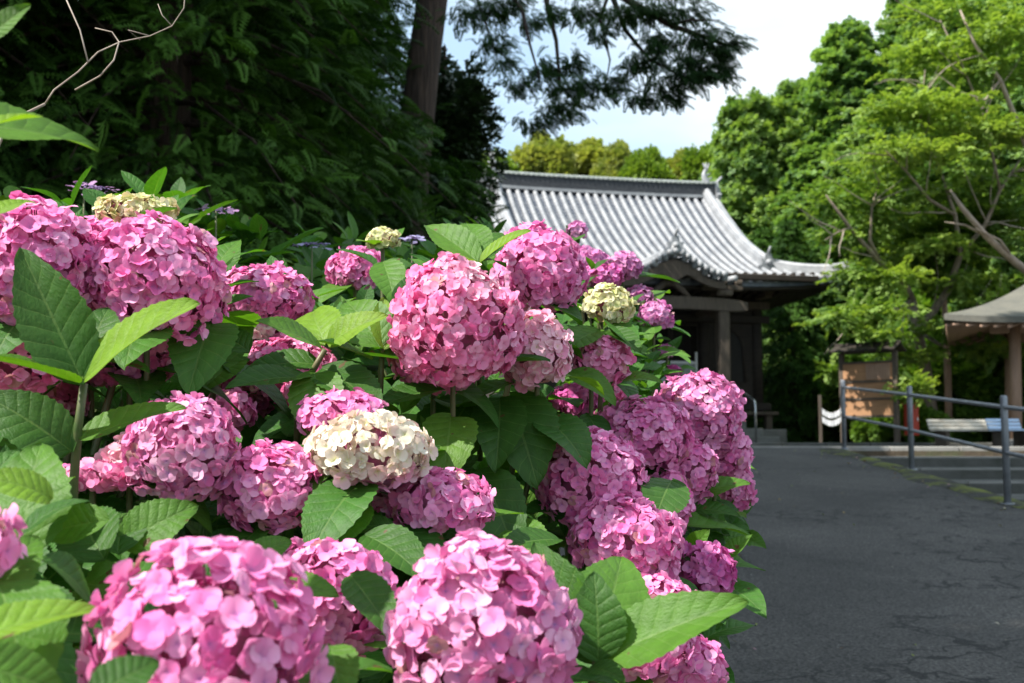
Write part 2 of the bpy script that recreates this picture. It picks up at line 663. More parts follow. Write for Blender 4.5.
h2 = thing('loop_handrail', 'pale bent pipe handrail at the right edge of the photo above the steps', 'handrail', (4.75, 9.6, ramp_z(9.6)))
p = MB()
pa = []
for a in range(0, 181, 20):
    pa.append((4.62 + 0.10 * -math.sin(R(a)) + 0.1, 9.75, ramp_z(9.7) + 0.70 + 0.10 * math.cos(R(a))))
p.tube([(6.6, 9.75, ramp_z(9.7) + 0.80)] + pa + [(6.6, 9.75, ramp_z(9.7) + 0.60)], 0.02, 10)
p.build('rail', M_STAIN, h2, True)
for x in (5.3, 6.5):
    p = MB()
    p.tube([(x, 9.75, ramp_z(9.25) - 0.0), (x, 9.75, ramp_z(9.7) + 0.8)], 0.02, 10)
    p.build('post', M_STAIN, h2, True)

# ------------------------------------------------------------------ temple hall
YAW = R(12.5)
TH = thing('temple_hall', 'old wooden temple hall with a silvery grey tiled roof and curved porch gable', 'temple', (2.12, 25.6, ZP), YAW)
RR, XE, XG = 4.3, 3.8, 2.7
ZE, HR = 3.24, 2.68
RB = TH


def prof(t):
    return HR * (0.50 * t + 0.50 * t * t)


def upl(x, t=0):
    return 0.20 * (abs(x) / XE) ** 4 * max(0, 1 - t * 1.8) ** 1.5


def fz(x, y):
    t = 1 - abs(y) / RR
    return ZE + prof(max(t, 0)) + upl(x, max(t, 0))


def hbump(x):
    a = abs(x) / 1.25
    if a >= 1:
        return 0
    return 0.5 * (1 + math.cos(math.pi * a)) ** 1.0


def front(sy):
    bed = MB()
    rib = MB()
    TS = (XE - XG) / RR
    # bed sheet, upper centre and lower skirt
    bed.grid(lambda u, v: ((u * 2 - 1) * (XG + 0.12), sy * RR * (1 - (TS + v * (1 - TS))), fz((u * 2 - 1) * (XG + 0.12), RR * (1 - (TS + v * (1 - TS))))), 24, 16)
    bed.grid(lambda u, v: ((u * 2 - 1) * (XE - v * TS * RR), sy * RR * (1 - v * TS), fz((u * 2 - 1) * (XE - v * TS * RR), RR * (1 - v * TS))), 36, 8)
    # eave thickness
    bed.grid(lambda u, v: ((u * 2 - 1) * XE, sy * (RR + 0.0), ZE + upl((u * 2 - 1) * XE) - v * 0.10), 36, 1)
    step = 0.208
    k = int(XE / step)
    for i in range(-k, k + 1):
        x = i * step
        tm = 1.0 if abs(x) <= XG + 0.05 else (XE - abs(x)) / RR
        if tm < 0.03:
            continue
        pts = []
        nn = 18 if tm > 0.5 else 6
        for j in range(nn + 1):
            t = -0.012 + (tm + 0.012) * j / nn
            y = RR * (1 - t)
            pts.append((x, sy * y, fz(x, y) + 0.035 if t > 0 else ZE + upl(x) + 0.03))
        rib.tube(pts, 0.054, 8)
        for j in range(nn * 2):
            t = (j + .5) / (nn * 2) * tm
            y = RR * (1 - t)
            y2 = RR * (1 - t - .006)
            rib.tube([(x + .003 * math.sin(i * 7 + j * 3), sy * y, fz(x, y) + 0.037), (x, sy * y2, fz(x, y2) + 0.035)], 0.061, 7)
    # course lines of the pan tiles
    for j in range(3, 38):
        t = j / 38
        if t > 0.97:
            continue
        xm = XG if t > TS else XE - t * RR
        pts = [(-xm + 2 * xm * q / 12, sy * RR * (1 - t), fz(-xm + 2 * xm * q / 12, RR * (1 - t)) + 0.0) for q in range(13)]
        bed.tube(pts, 0.016, 4)
    return bed, rib


for sy, nm in ((-1, 'front'), (1, 'rear')):
    bed, rib = front(sy)
    ro = bed.build('roof', M_TILEBED, TH)
    rib.build('tile_ribs', M_TILE, ro)
    if sy == -1:
        roof_front = ro
# side skirts and gable walls
for sx in (-1, 1):
    bed = MB()

    def side(u, v):
        s = v * (XE - XG + 0.15)
        y = (u * 2 - 1) * (RR - s)
        return (sx * (XE - s), y, ZE + prof(s / RR) + 0.20 * (abs(y) / RR) ** 4 * (1 - v))
    bed.grid(side, 24, 6)
    bed.grid(lambda u, v: (sx * (XE + 0.003), (u * 2 - 1) * RR, ZE + 0.20 * (abs(u * 2 - 1)) ** 4 - v * 0.1), 24, 1)
    so = bed.build('roof', M_TILEBED, TH)
    rib = MB()
    for i in range(-17, 18):
        y = i * 0.235
        sm = min(XE - XG + 0.1, RR - abs(y))
        if sm < 0.15:
            continue
        rib.tube([(sx * (XE + 0.02 - s * sm), y, ZE + prof(s * sm / RR) + 0.20 * (abs(y) / RR) ** 4 * (1 - s) + 0.035) for s in (0, .25, .5, .75, 1)], 0.062, 7)
    rib.build('tile_ribs', M_TILE, so)
    g = MB()
    yb = RR * 0.74
    pts = []
    for j in range(13):
        y = -yb + 2 * yb * j / 12
        pts.append((sx * XG * 0.96, y, fz(0, y) - 0.06))
    low = [(p[0], p[1], ZE + 0.4) for p in pts]
    g.add(pts + low, [(j, j + 1, 13 + j + 1, 13 + j) for j in range(12)])
    g.build('gable_wall', M_WOODL, TH)
# main ridge: pale foot course, dark body, cap
ridge = MB()
N = 24


def rz_(x):
    return ZE + HR - 0.05 + 0.03 * (abs(x) / XG) ** 3


def lbar(b, h0, h1, w, xe):
    vs = []
    for j in range(N + 1):
        x = -xe + 2 * xe * j / N
        for yy, hh in ((-w, h0), (-w, h1), (w, h1), (w, h0)):
            vs.append((x, yy, rz_(x) + hh))
    fs = []
    for j in range(N):
        for k in range(4):
            fs.append((j * 4 + k, (j + 1) * 4 + k, (j + 1) * 4 + (k + 1) % 4, j * 4 + (k + 1) % 4))
    fs += [(0, 1, 2, 3), (N * 4 + 3, N * 4 + 2, N * 4 + 1, N * 4)]
    b.add(vs, fs)


lbar(ridge, 0.05, 0.34, 0.15, XG + 0.1)
ro = ridge.build('main_ridge', M_RIDGE, TH)
r2 = MB()
lbar(r2, -0.02, 0.05, 0.20, XG + 0.12)
r2.build('foot_course', M_TILE, ro)
r3 = MB()
lbar(r3, 0.33, 0.36, 0.17, XG + 0.14)
r3.tube([(-XG - 0.16 + (2 * XG + 0.32) * j / N, 0, rz_(-XG + 2 * XG * j / N) + 0.375) for j in range(N + 1)], 0.06, 8)
for j in range(46):
    x = -XG + 2 * XG * j / 45
    for s in (-1, 1):
        r3.tube([(x, s * 0.10, rz_(x) + 0.335), (x, s * 0.18, rz_(x) + 0.335)], 0.026, 6)
r3.build('ridge_cap', mat('mossy_cap_tile', (0.22, 0.25, 0.22), 0.6, noise=(6, (0.34, 0.36, 0.36), 0.4, 0.7), bump=(12, 0.01)), ro)


def ogre_tile(c, s, parent, name='ridge_end_tile', face=(0, -1)):
    """fan shaped end tile with crest"""
    b = MB()
    fx, fy = face
    rx, ry = -fy, fx
    out = [(-.5, 0), (-.62, .22), (-.40, .34), (-.46, .62), (-.25, .62), (-.2, .92), (0, 1.02), (.2, .92), (.25, .62), (.46, .62), (.40, .34), (.62, .22), (.5, 0)]
    f = [(c[0] + rx * x * s, c[1] + ry * x * s, c[2] + z * s) for x, z in out]
    th = 0.22 * s
    fr = [(p[0] + fx * th, p[1] + fy * th, p[2]) for p in f]
    n = len(out)
    b.add(f + fr, [tuple(range(n)), tuple(range(2 * n - 1, n - 1, -1))] + [(k, n + k, n + (k + 1) % n, (k + 1) % n) for k in range(n)])
    b.tube([(c[0] + fx * th, c[1] + fy * th, c[2] + .42 * s), (c[0] + fx * th * 1.9, c[1] + fy * th * 1.9, c[2] + .45 * s)], [0.22 * s, 0.1 * s], 10)
    b.tube([(c[0] + fx * th * .5, c[1] + fy * th * .5, c[2] + .9 * s), (c[0] + fx * th * 2.2, c[1] + fy * th * 2.2, c[2] + 1.3 * s)], [0.09 * s, 0.07 * s], 8)
    return b.build(name, M_TILE, parent)


for sx in (-1, 1):
    ogre_tile((sx * (XG + 0.12), 0, rz_(XG) - 0.05), 0.46, ro, face=(sx, 0))
    # fish-tail finial that stands on the ridge end
    b = MB()
    pts = []
    rad = []
    for j in range(9):
        q = j / 8
        pts.append((sx * (XG - 0.02 - 0.16 * math.sin(q * 2.2) + 0.1 * q), 0, rz_(XG) + 0.34 + 0.40 * q))
        rad.append(0.075 * (1 - q) ** 0.7 + 0.02)
    b.tube(pts, rad, 8)
    tx, ty, tz = pts[-1]
    for a in (-35, -5, 30):
        b.tube([(tx, 0, tz - 0.08), (tx + 0.14 * math.sin(R(a)), 0, tz + 0.05 + 0.1 * math.cos(R(a)))], [0.035, 0.01], 6)
    for q in (2, 4):
        b.tube([pts[q], (pts[q][0] + sx * 0.17, 0, pts[q][2] + 0.08)], [0.05, 0.012], 6)
    b.build('fish_tail_finial', M_TILE, ro)


# descending ridges on the slope near the gables, then corner ridges
def ridge_run(pts, w, h, name, n_end=True):
    b = MB()
    vs = []
    m = len(pts)
    for i, p in enumerate(pts):
        t = Vector(pts[min(i + 1, m - 1)]) - Vector(pts[max(i - 1, 0)])
        s = Vector((t.y, -t.x, 0)).normalized()
        for k, hh in ((-1, -0.02), (-1, h), (1, h), (1, -0.02)):
            vs.append(Vector(p) + s * k * w + Vector((0, 0, hh)))
    fs = []
    for j in range(m - 1):
        for k in range(4):
            fs.append((j * 4 + k, (j + 1) * 4 + k, (j + 1) * 4 + (k + 1) % 4, j * 4 + (k + 1) % 4))
    fs += [(0, 1, 2, 3), ((m - 1) * 4 + 3, (m - 1) * 4 + 2, (m - 1) * 4 + 1, (m - 1) * 4)]
    b.add(vs, fs)
    b.tube([Vector(p) + Vector((0, 0, h + 0.02)) for p in pts], w * 0.72, 8)
    return b.build(name, M_TILE, TH)


for sx in (-1, 1):
    for sy in (-1, 1):
        pts = []
        for j in range(15):
            t = 0.97 - (0.97 - 0.24) * j / 14
            x = sx * (XG - 0.10 + 0.02 * j / 14)
            y = RR * (1 - t)
            pts.append((x, sy * y, fz(x, y) + 0.03))
        o = ridge_run(pts, 0.11, 0.20, 'descending_ridge')
        e = pts[-1]
        ogre_tile((e[0], e[1], e[2] - 0.02), 0.36, o, face=(0, sy))
        # second verge roll outside
        o2 = MB()
        o2.tube([(sx * (XG + 0.13), p[1], fz(XG, p[1]) + 0.05) for p in pts], 0.075, 8)
        o2.build('verge_roll', M_TILE, TH)
        pts = []
        for j in range(9):
            q = j / 8
            x = XG - 0.05 + (XE + 0.06 - XG + 0.05) * q
            y = RR - (XE - min(x, XE))
            z = ZE + prof((XE - min(x, XE)) / RR) + upl(x, (XE - min(x, XE)) / RR) + 0.03 + 0.03 * q ** 3
            pts.append((sx * x, sy * (y + (0.06 if q == 1 else 0)), z))
        o = ridge_run(pts, 0.085, 0.13, 'corner_ridge')
        e = pts[-1]
        ogre_tile((e[0], e[1], e[2] - 0.04), 0.17, o, face=(sx * .7, sy * .7))

# curved porch gable (bell-shaped) in the middle of the front eave
KX, KH, KW = -0.1, 0.42, 1.05


def kz(x):
    a = min(abs(x) / KW, 1)
    return KH * (0.5 * (1 + math.cos(math.pi * a ** 0.85))) ** 1.15


KY0, KY1 = -(RR + 0.42), -(RR - 1.9)


def kfn(u, v):
    x = (u * 2 - 1) * KW
    y = KY0 + v * (KY1 - KY0)
    z = ZE + 0.06 + kz(x) - 0.10 * (1 - v) + 0.0 * v
    return (x, y, z)


b = MB()
b.grid(kfn, 30, 6)
kr = b.build('porch_roof', M_TILEBED, TH)
rib = MB()
for i in range(-6, 7):
    x = i * 0.205
    pts = [(x, KY0 - 0.03 + q * (KY1 - KY0), kfn((x / KW + 1) / 2, max(q, 0))[2] + 0.035) for q in (0, .2, .4, .6, .8, 1)]
    rib.tube(pts, 0.062, 8)
rib.build('tile_ribs', M_TILE, kr)
# thick tile verge that follows the curve, made of short round tiles
b = MB()
n = 17
for i in range(n):
    x = -KW + 2 * KW * (i + .5) / n
    z = ZE + 0.06 + kz(x) - 0.10
    b.tube([(x, KY0 - 0.11, z + 0.10), (x, KY0 + 0.12, z + 0.11)], 0.062, 8)
b.build('verge_tiles', M_TILE, kr)
b = MB()
b.tube([(0, KY0 + q, ZE + 0.06 + KH - 0.1 + 0.14) for q in (-0.08, 0.5, 1.0, 1.6, 2.1)], 0.10, 8)
b.box((0, KY0 + 0.6, ZE + KH + 0.06), (0.26, 1.3, 0.12))
kk = b.build('porch_ridge', M_TILE, kr)
ogre_tile((0, KY0 + 0.02, ZE + KH + 0.02), 0.36, kr, face=(0, -1))
# bargeboard: thick curved wood
b = MB()
vs = []
n = 28
for j in range(n + 1):
    x = -KW + 2 * KW * j / n
    z = ZE + 0.02 + kz(x) - 0.10
    th = 0.13 + 0.09 * (kz(x) / KH)
    for yy, hh in ((KY0 + 0.02, 0), (KY0 + 0.10, 0), (KY0 + 0.10, -th), (KY0 + 0.02, -th)):
        vs.append((x * 0.995, yy, z + hh))
fs = []
for j in range(n):
    for k in range(4):
        fs.append((j * 4 + k, (j + 1) * 4 + k, (j + 1) * 4 + (k + 1) % 4, j * 4 + (k + 1) % 4))
fs += [(0, 1, 2, 3), (n * 4 + 3, n * 4 + 2, n * 4 + 1, n * 4)]
b.add(vs, fs)
b.build('bargeboard', M_WOODL, TH)
# carved pendant and infill below it
b = MB()
out = [(-.62, .0), (-.45, .02), (-.3, .14), (-.12, .12), (0, .2), (.12, .12), (.3, .14), (.45, .02), (.62, 0), (.42, -.12), (.25, -.08), (.1, -.16), (0, -.24), (-.1, -.16), (-.25, -.08), (-.42, -.12)]
f = [(x, KY0 + 0.0, ZE + 0.12 + z) for x, z in out]
g = [(x, KY0 + 0.07, ZE + 0.12 + z) for x, z in out]
n = len(out)
b.add(f + g, [tuple(range(n)), tuple(range(2 * n - 1, n - 1, -1))] + [(k, n + k, n + (k + 1) % n, (k + 1) % n) for k in range(n)])
b.build('carved_pendant', M_WOODL, TH)

# rafters and soffit under the eaves
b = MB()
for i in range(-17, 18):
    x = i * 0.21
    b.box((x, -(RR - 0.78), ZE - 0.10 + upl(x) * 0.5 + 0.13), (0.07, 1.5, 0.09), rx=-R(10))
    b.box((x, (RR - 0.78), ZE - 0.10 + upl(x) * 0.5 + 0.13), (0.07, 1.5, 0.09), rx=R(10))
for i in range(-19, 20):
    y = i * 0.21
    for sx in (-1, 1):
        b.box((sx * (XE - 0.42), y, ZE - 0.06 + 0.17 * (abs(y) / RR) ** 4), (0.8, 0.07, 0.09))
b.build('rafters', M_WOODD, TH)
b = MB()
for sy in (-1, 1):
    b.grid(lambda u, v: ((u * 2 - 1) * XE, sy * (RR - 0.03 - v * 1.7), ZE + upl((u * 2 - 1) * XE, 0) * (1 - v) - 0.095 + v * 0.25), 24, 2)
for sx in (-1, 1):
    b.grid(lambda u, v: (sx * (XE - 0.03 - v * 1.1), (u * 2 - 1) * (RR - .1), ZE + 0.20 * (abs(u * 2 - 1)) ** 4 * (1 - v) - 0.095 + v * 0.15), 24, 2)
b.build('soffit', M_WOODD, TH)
for sy in (-1, 1):
    b = MB()
    b.tube([(-XE + 2 * XE * j / 24, sy * (RR - 0.06), ZE + upl(-XE + 2 * XE * j / 24) - 0.13) for j in range(25)], 0.055, 4)
    b.build('eave_board', M_WOODD, TH)

# body
HBX, HBY = 2.6, 2.7
FL = 0.68
b = MB()
wt = 0.10
b.box((0, HBY, (FL + ZE) / 2 + 0.1), (2 * HBX - .2, wt, ZE - FL))
b.box((-HBX, 0, (FL + ZE) / 2 + 0.1), (wt, 2 * HBY - .2, ZE - FL))
b.box((HBX, 0, (FL + ZE) / 2 + 0.1), (wt, 2 * HBY - .2, ZE - FL))
# front wall: pieces round the middle opening
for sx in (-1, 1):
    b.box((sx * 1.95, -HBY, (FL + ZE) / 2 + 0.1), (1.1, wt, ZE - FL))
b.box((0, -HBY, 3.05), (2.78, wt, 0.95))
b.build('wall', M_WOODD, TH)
for x in (-HBX, -1.4, 1.4, HBX):
    for y in (-HBY - 0.0, HBY):
        b = MB()
        b.tube([(x, y, FL - 0.1), (x, y, ZE + 0.1)], 0.13, 14)
        b.build('column', M_WOODD, TH)
# lattice doors in the opening
for x in (-0.98, -0.33, 0.33, 0.98):
    b = MB()
    for sx in (-1, 1):
        b.box((x + sx * 0.29, -HBY + 0.02, FL + 0.95), (0.05, 0.05, 1.85))
    for z in (0.05, 0.62, 1.85):
        b.box((x, -HBY + 0.02, FL + z), (0.53, 0.045, 0.06))
    b.box((x, -HBY + 0.03, FL + 0.34), (0.52, 0.02, 0.5))
    d = b.build('door', M_WOODD, TH)
    g = MB()
    for k in range(1, 7):
        g.box((x - 0.265 + k * 0.076, -HBY + 0.02, FL + 1.24), (0.014, 0.02, 1.15))
    for k in range(1, 13):
        g.box((x, -HBY + 0.025, FL + 0.66 + k * 0.09), (0.52, 0.014, 0.014))
    g.build('lattice', M_WOODD, d)
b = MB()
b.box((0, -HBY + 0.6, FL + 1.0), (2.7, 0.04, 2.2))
b.build('dark_interior_sheet', M_DARK, TH)  # dark sheet standing in for the unlit room behind the doors
# side window, right bay: bell-shaped plate coloured dark like an unlit opening
b = MB()
out = []
for j in range(13):
    a = math.pi * j / 12
    out.append((0.27 * math.cos(a), 0.62 + 0.32 * math.sin(a) + 0.06 * (math.sin(a) ** 8)))
out = [(0.31, -0.1)] + out + [(-0.31, -0.1)]
n = len(out)
f = [(1.98 + x, -HBY - 0.075, FL + 0.75 + z) for x, z in out]
g = [(1.98 + x, -HBY - 0.052, FL + 0.75 + z) for x, z in out]
b.add(f + g, [tuple(range(n)), tuple(range(2 * n - 1, n - 1, -1))] + [(k, n + k, n + (k + 1) % n, (k + 1) % n) for k in range(n)])
wdw = b.build('bell_window', M_DARK, TH)
b = MB()
b.tube([(p[0], p[1] - 0.01, p[2]) for p in f], 0.035, 6)
b.build('window_frame', M_WOODD, wdw)
# horizontal beams
for z, m_ in ((FL + 0.12, M_WOODD), (FL + 1.98, M_WOODD), (ZE - 0.28, M_WOODL)):
    b = MB()
    b.box((0, -HBY - 0.10, z), (2 * HBX + 0.5, 0.12, 0.16), ch=0.01)
    b.build('beam', m_, TH)
# bracket blocks above columns
for x in (-HBX, -1.4, 1.4, HBX):
    b = MB()
    b.box((x, -HBY - 0.30, ZE - 0.10), (0.18, 0.7, 0.13), ch=0.02)
    b.box((x, -HBY - 0.25, ZE + 0.02), (0.75, 0.13, 0.11), ch=0.02)
    for q in (-.3, 0, .3):
        b.box((x + q, -HBY - 0.25, ZE + 0.11), (0.14, 0.16, 0.08), ch=0.02)
    b.build('bracket', M_WOODL, TH)
# porch posts, rainbow beam, brackets
PX_, PY_ = 1.12, -(RR + 0.05)
for sx in (-1, 1):
    b = MB()
    b.box((sx * PX_, PY_, 1.42), (0.235, 0.235, 2.46), ch=0.03)
    c_ = b.build('porch_column', M_WOODL, TH)
    b = MB()
    b.box((sx * PX_, PY_, 0.12), (0.42, 0.42, 0.16), ch=0.03)
    b.build('column_base', M_STONE, c_)
    b = MB()
    b.box((sx * PX_, PY_, 2.98), (0.34, 0.34, 0.12), ch=0.03)
    b.box((sx * PX_, PY_, 3.10), (0.85, 0.17, 0.13), ch=0.03)
    for q in (-.33, 0, .33):
        b.box((sx * PX_ + q, PY_, 3.21), (0.16, 0.20, 0.09), ch=0.02)
    b.build('bracket', M_WOODL, TH)
    b = MB()
    b.tube([(sx * PX_, PY_ + 0.1, 2.55), (sx * (PX_ + .05), PY_ + 0.8, 2.72), (sx * (PX_ + .1), -HBY, 2.75)], 0.10, 8)
    b.build('tie_beam', M_WOODL, TH)
b = MB()
vs = []
n = 16
XB = PX_ + 0.48
for j in range(n + 1):
    x = -XB + 2 * XB * j / n
    z = 2.72 + 0.05 * math.cos(x / XB * 1.5)
    th = 0.24 if abs(x) < PX_ + 0.2 else 0.24 * (1 - 0.35 * (abs(x) - PX_ - 0.2) / 0.28)
    for yy, hh in ((-0.09, th / 2), (0.09, th / 2), (0.09, -th / 2), (-0.09, -th / 2)):
        vs.append((x, PY_ + yy - 0.05, z + hh))
fs = []
for j in range(n):
    for k in range(4):
        fs.append((j * 4 + k, (j + 1) * 4 + k, (j + 1) * 4 + (k + 1) % 4, j * 4 + (k + 1) % 4))
fs += [(0, 1, 2, 3), (n * 4 + 3, n * 4 + 2, n * 4 + 1, n * 4)]
b.add(vs, fs)
b.build('porch_beam', M_WOODL, TH)
b = MB()
b.box((0, PY_, 3.33), (2 * XE - 1.2, 0.14, 0.13), ch=0.02)
b.build('beam', M_WOODD, TH)
# frog-leg strut between the beams
b = MB()
b.tube([(-.42, PY_ - .05, 2.88), (-.28, PY_ - .05, 3.0), (-.1, PY_ - .05, 3.16), (.1, PY_ - .05, 3.16), (.28, PY_ - .05, 3.0), (.42, PY_ - .05, 2.88)], [0.04, 0.07, 0.08, 0.08, 0.07, 0.04], 8)
b.build('strut', M_WOODL, TH)

# podium, veranda, stone steps
b = MB()
b.box((0, 0, 0.16), (2 * HBX + 0.7, 2 * HBY + 1.3, 0.32), ch=0.02)
b.build('podium', M_STONE, TH)
b = MB()
b.box((0, 0, FL - 0.03), (2 * HBX + 0.35, 2 * HBY + 1.3, 0.07), ch=0.01)
for x in (-2.6, -1.9, -.9, .9, 1.9, 2.6):
    b.box((x, -HBY - 0.5, 0.48), (0.13, 0.13, 0.33))
b.build('veranda', M_WOODL, TH)
for k in range(4):
    b = MB()
    z = 0.165 * (4 - k)
    wd = 3.1 + 0.42 * k
    b.box((0, -HBY - 0.68 - 0.30 * k - 0.15, z / 2), (wd, 0.298, z), ch=0.012)
    b.build('step', M_STONE, TH)

# white framed notice hanging in the doorway
nb = thing('notice_board', 'white framed panel standing in front of the temple doors', 'notice board', (0, 0, 0))
nb.matrix_world = TH.matrix_world
tm = Matrix.Translation(TH.location) @ Matrix.Rotation(YAW, 4, 'Z')
nb.location = tm @ Vector((0.62, -HBY - 0.35, FL))
nb.rotation_euler = (0, 0, YAW)
b = MB()
for sx in (-1, 1):
    b.box((sx * 0.46, 0, 0.62), (0.04, 0.05, 1.24))
b.box((0, 0, 1.02), (0.88, 0.05, 0.05))
b.box((0, 0, 0.56), (0.88, 0.04, 0.04))
b.build('frame', M_WHITE, nb)
b = MB()
b.box((0, 0.0, 0.79), (0.88, 0.02, 0.40))
b.build('panel', mat('grey_glass', (0.28, 0.31, 0.30), 0.2), nb)
b = MB()
b.box((0, 0.0, 0.28), (0.88, 0.02, 0.48))
b.build('panel', mat('green_cloth', (0.05, 0.10, 0.07), 0.8), nb)

# steel stair rail
sr = thing('stair_handrail', 'polished steel handrail sloping down the stone steps of the temple', 'handrail', tm @ Vector((1.62, -4.4, 0)))
b = MB()
b.tube([tm @ Vector(p) for p in [(1.45, -HBY - 0.5, FL + 0.05), (1.45, -HBY - 0.5, FL + 0.80), (1.45, -HBY - 0.62, FL + 0.84), (1.62, -HBY - 1.9, 0.88), (1.62, -HBY - 1.98, 0.84), (1.62, -HBY - 2.0, 0.78), (1.62, -HBY - 2.0, 0.0)]], 0.026, 10)
b.build('rail', M_STAIN, sr, True)
b = MB()
b.tube([tm @ Vector(p) for p in [(1.55, -HBY - 1.25, 0.3), (1.55, -HBY - 1.25, 1.16)]], 0.02, 8)
b.build('post', M_STAIN, sr, True)

# long stone edge in front of the hall
b = MB()
for k in range(13):
    x0 = 3.1 + k * 0.75
    b.box((x0 + .37, 18.9 + 0.012 * math.sin(k * 3), ZP + 0.02), (0.735, 0.22, 0.075), ch=0.012)
tag(b.build('kerb', M_CONC), kind='structure')


# ------------------------------------------------------------------ small plaza furniture
def at_plaza(px, d, z=ZP):
    q = P(px, 438, d)
    return Vector((q.x, d, z))


# wooden notice board with a little roof
sb_p = at_plaza(870, 19.6)
sb = thing('signboard', 'tan wooden notice board under a small sloping roof behind the railing', 'signboard', sb_p, R(-42))
sb.scale = (1.18, 1, 1)
for sx in (-1, 1):
    b = MB()
    b.box((sx * 0.42, 0, 0.84), (0.075, 0.085, 1.66), ch=0.008)
    b.build('post', M_WOODL, sb)
b = MB()
b.box((0, -0.02, 1.0), (0.80, 0.04, 0.98), ch=0.004)
pn = b.build('board', M_WOODT, sb)
b = MB()
for z in (0.52, 0.83, 1.14, 1.48):
    b.box((0, -0.045, z), (0.80, 0.03, 0.035))
b.build('batten', M_WOODL, pn)
b = MB()
random.seed(3)
for k in range(9):
    b.box((0.02 + k * 0.042 - 0.02, -0.047, 1.31), (0.030, 0.012, 0.27))
b.build('name_slats', M_WOODP, pn)
b = MB()
for sy in (-1, 1):
    b.box((0, sy * 0.13, 1.74), (1.02, 0.33, 0.028), rx=-sy * R(24))
b.tube([(-.52, 0, 1.815), (.52, 0, 1.815)], 0.03, 6)
b.build('roof', M_WOODD, sb)

# rack of white knotted paper strips
rk_p = at_plaza(832, 19.6)
rk = thing('fortune_paper_rack', 'small wooden rack hung with rows of white knotted paper strips left of the signboard', 'rack', rk_p)
for sx in (-1, 1):
    b = MB()
    b.box((sx * 0.20, 0, 0.45), (0.045, 0.045, 0.9))
    b.build('post', M_WOODL, rk)
for kk_, z in enumerate((0.68, 0.54)):
    b = MB()
    b.tube([(-.2 + .4 * q / 8, 0, z - 0.10 * math.sin(math.pi * q / 8)) for q in range(9)], 0.006, 5)
    rp_ = b.build('cord', M_WOODL, rk)
    b = MB()
    for q in range(1, 15):
        x = -.2 + .4 * q / 15
        zz = z - 0.10 * math.sin(math.pi * q / 15)
        b.box((x, -0.01, zz - 0.045), (0.024, 0.012, 0.10), rz=0.3 * math.sin(q * 5), rx=0.15 * math.sin(q * 3))
    b.build('paper_strips', M_WHITE, rp_)

# red post box-like cabinet
rc = thing('red_cabinet', 'narrow red cabinet on a short leg right of the signboard', 'cabinet', at_plaza(912, 19.6), R(10))
b = MB()
b.box((0, 0, 0.46), (0.20, 0.18, 0.56), ch=0.012)
b.build('body', M_RED, rc)
b = MB()
b.box((0, -0.096, 0.47), (0.15, 0.012, 0.48), ch=0.004)
dd = b.build('door', M_RED, rc)
b = MB()
b.box((0.055, -0.108, 0.47), (0.015, 0.014, 0.06))
b.build('handle', M_STAIN, dd)
b = MB()
b.box((0, 0, 0.75), (0.25, 0.23, 0.03), ch=0.01)
b.build('roof', M_RED, rc)
b = MB()
b.tube([(0, 0, 0), (0, 0, 0.18)], 0.035, 8)
b.build('leg', M_STEEL, rc)

# benches
for (px, d, lab, ln, rz, mm) in ((972, 18.0, 'long weathered white bench behind the railing beside the pavilion', 1.25, R(8), M_WHITEW),
                             (1012, 17.2, 'short pale blue bench leaning against the pavilion post', 0.55, R(4), M_BLUE)):
    bn = thing('bench', lab, 'bench', at_plaza(px, d), rz)
    bn.scale = (1, 1, 0.72)
    b = MB()
    for k in range(4):
        b.box((0, -0.15 + k * 0.1, 0.36), (ln, 0.085, 0.035), ch=0.006)
    b.build('seat', mm, bn)
    b = MB()
    for k in range(3):
        b.box((0, 0.22 + 0.03 * k, 0.42 + k * 0.08), (ln, 0.03, 0.068), ch=0.006, rx=-R(15))
    b.build('backrest', mm, bn)
    for sx in (-1, 1):
        b = MB()
        b.box((sx * (ln / 2 - 0.12), 0.02, 0.17), (0.06, 0.36, 0.34))
        b.build('leg', M_WOODL, bn)

# pavilion (basin shelter), only its left part in the picture
pv = thing('pavilion', 'small open pavilion with a curved shingle roof at the right edge of the photo', 'pavilion', (9.87, 19.2, ZP), R(-22))
PW = 1.05
for sx in (-1, 1):
    for sy in (-1, 1):
        b = MB()
        b.tube([(sx * PW, sy * PW, 0), (sx * (PW - .05), sy * (PW - .05), 2.2)], 0.095, 12)
        c_ = b.build('column', M_WOODP, pv)
        b = MB()
        b.box((sx * PW, sy * PW, 0.05), (0.34, 0.34, 0.14), ch=0.03)
        b.build('column_base', M_STONE, c_)
b = MB()
for s in (-1, 1):
    b.box((0, s * (PW - .04), 2.0), (2 * PW + 0.7, 0.10, 0.17), ch=0.01)
    b.box((s * (PW - .04), 0, 2.1), (0.10, 2 * PW + 0.7, 0.15), ch=0.01)
b.build('beam', M_WOODP, pv)


def proof(u, v, dz=0.0):
    # four-sided concave roof, u around (0..1), v up
    k = min(int(u * 4), 3)
    w = u * 4 - k
    e = (1 - v) * (PW + 1.0) + 0.06
    a = (w * 2 - 1) * e
    p = [(a, -e), (e, a), (-a, e), (-e, -a)][k]
    z = 2.08 + 1.35 * (0.42 * v + 0.58 * v * v) + 0.10 * abs(w * 2 - 1) ** 3 * (1 - v) ** 2 + dz
    return (p[0], p[1], z)


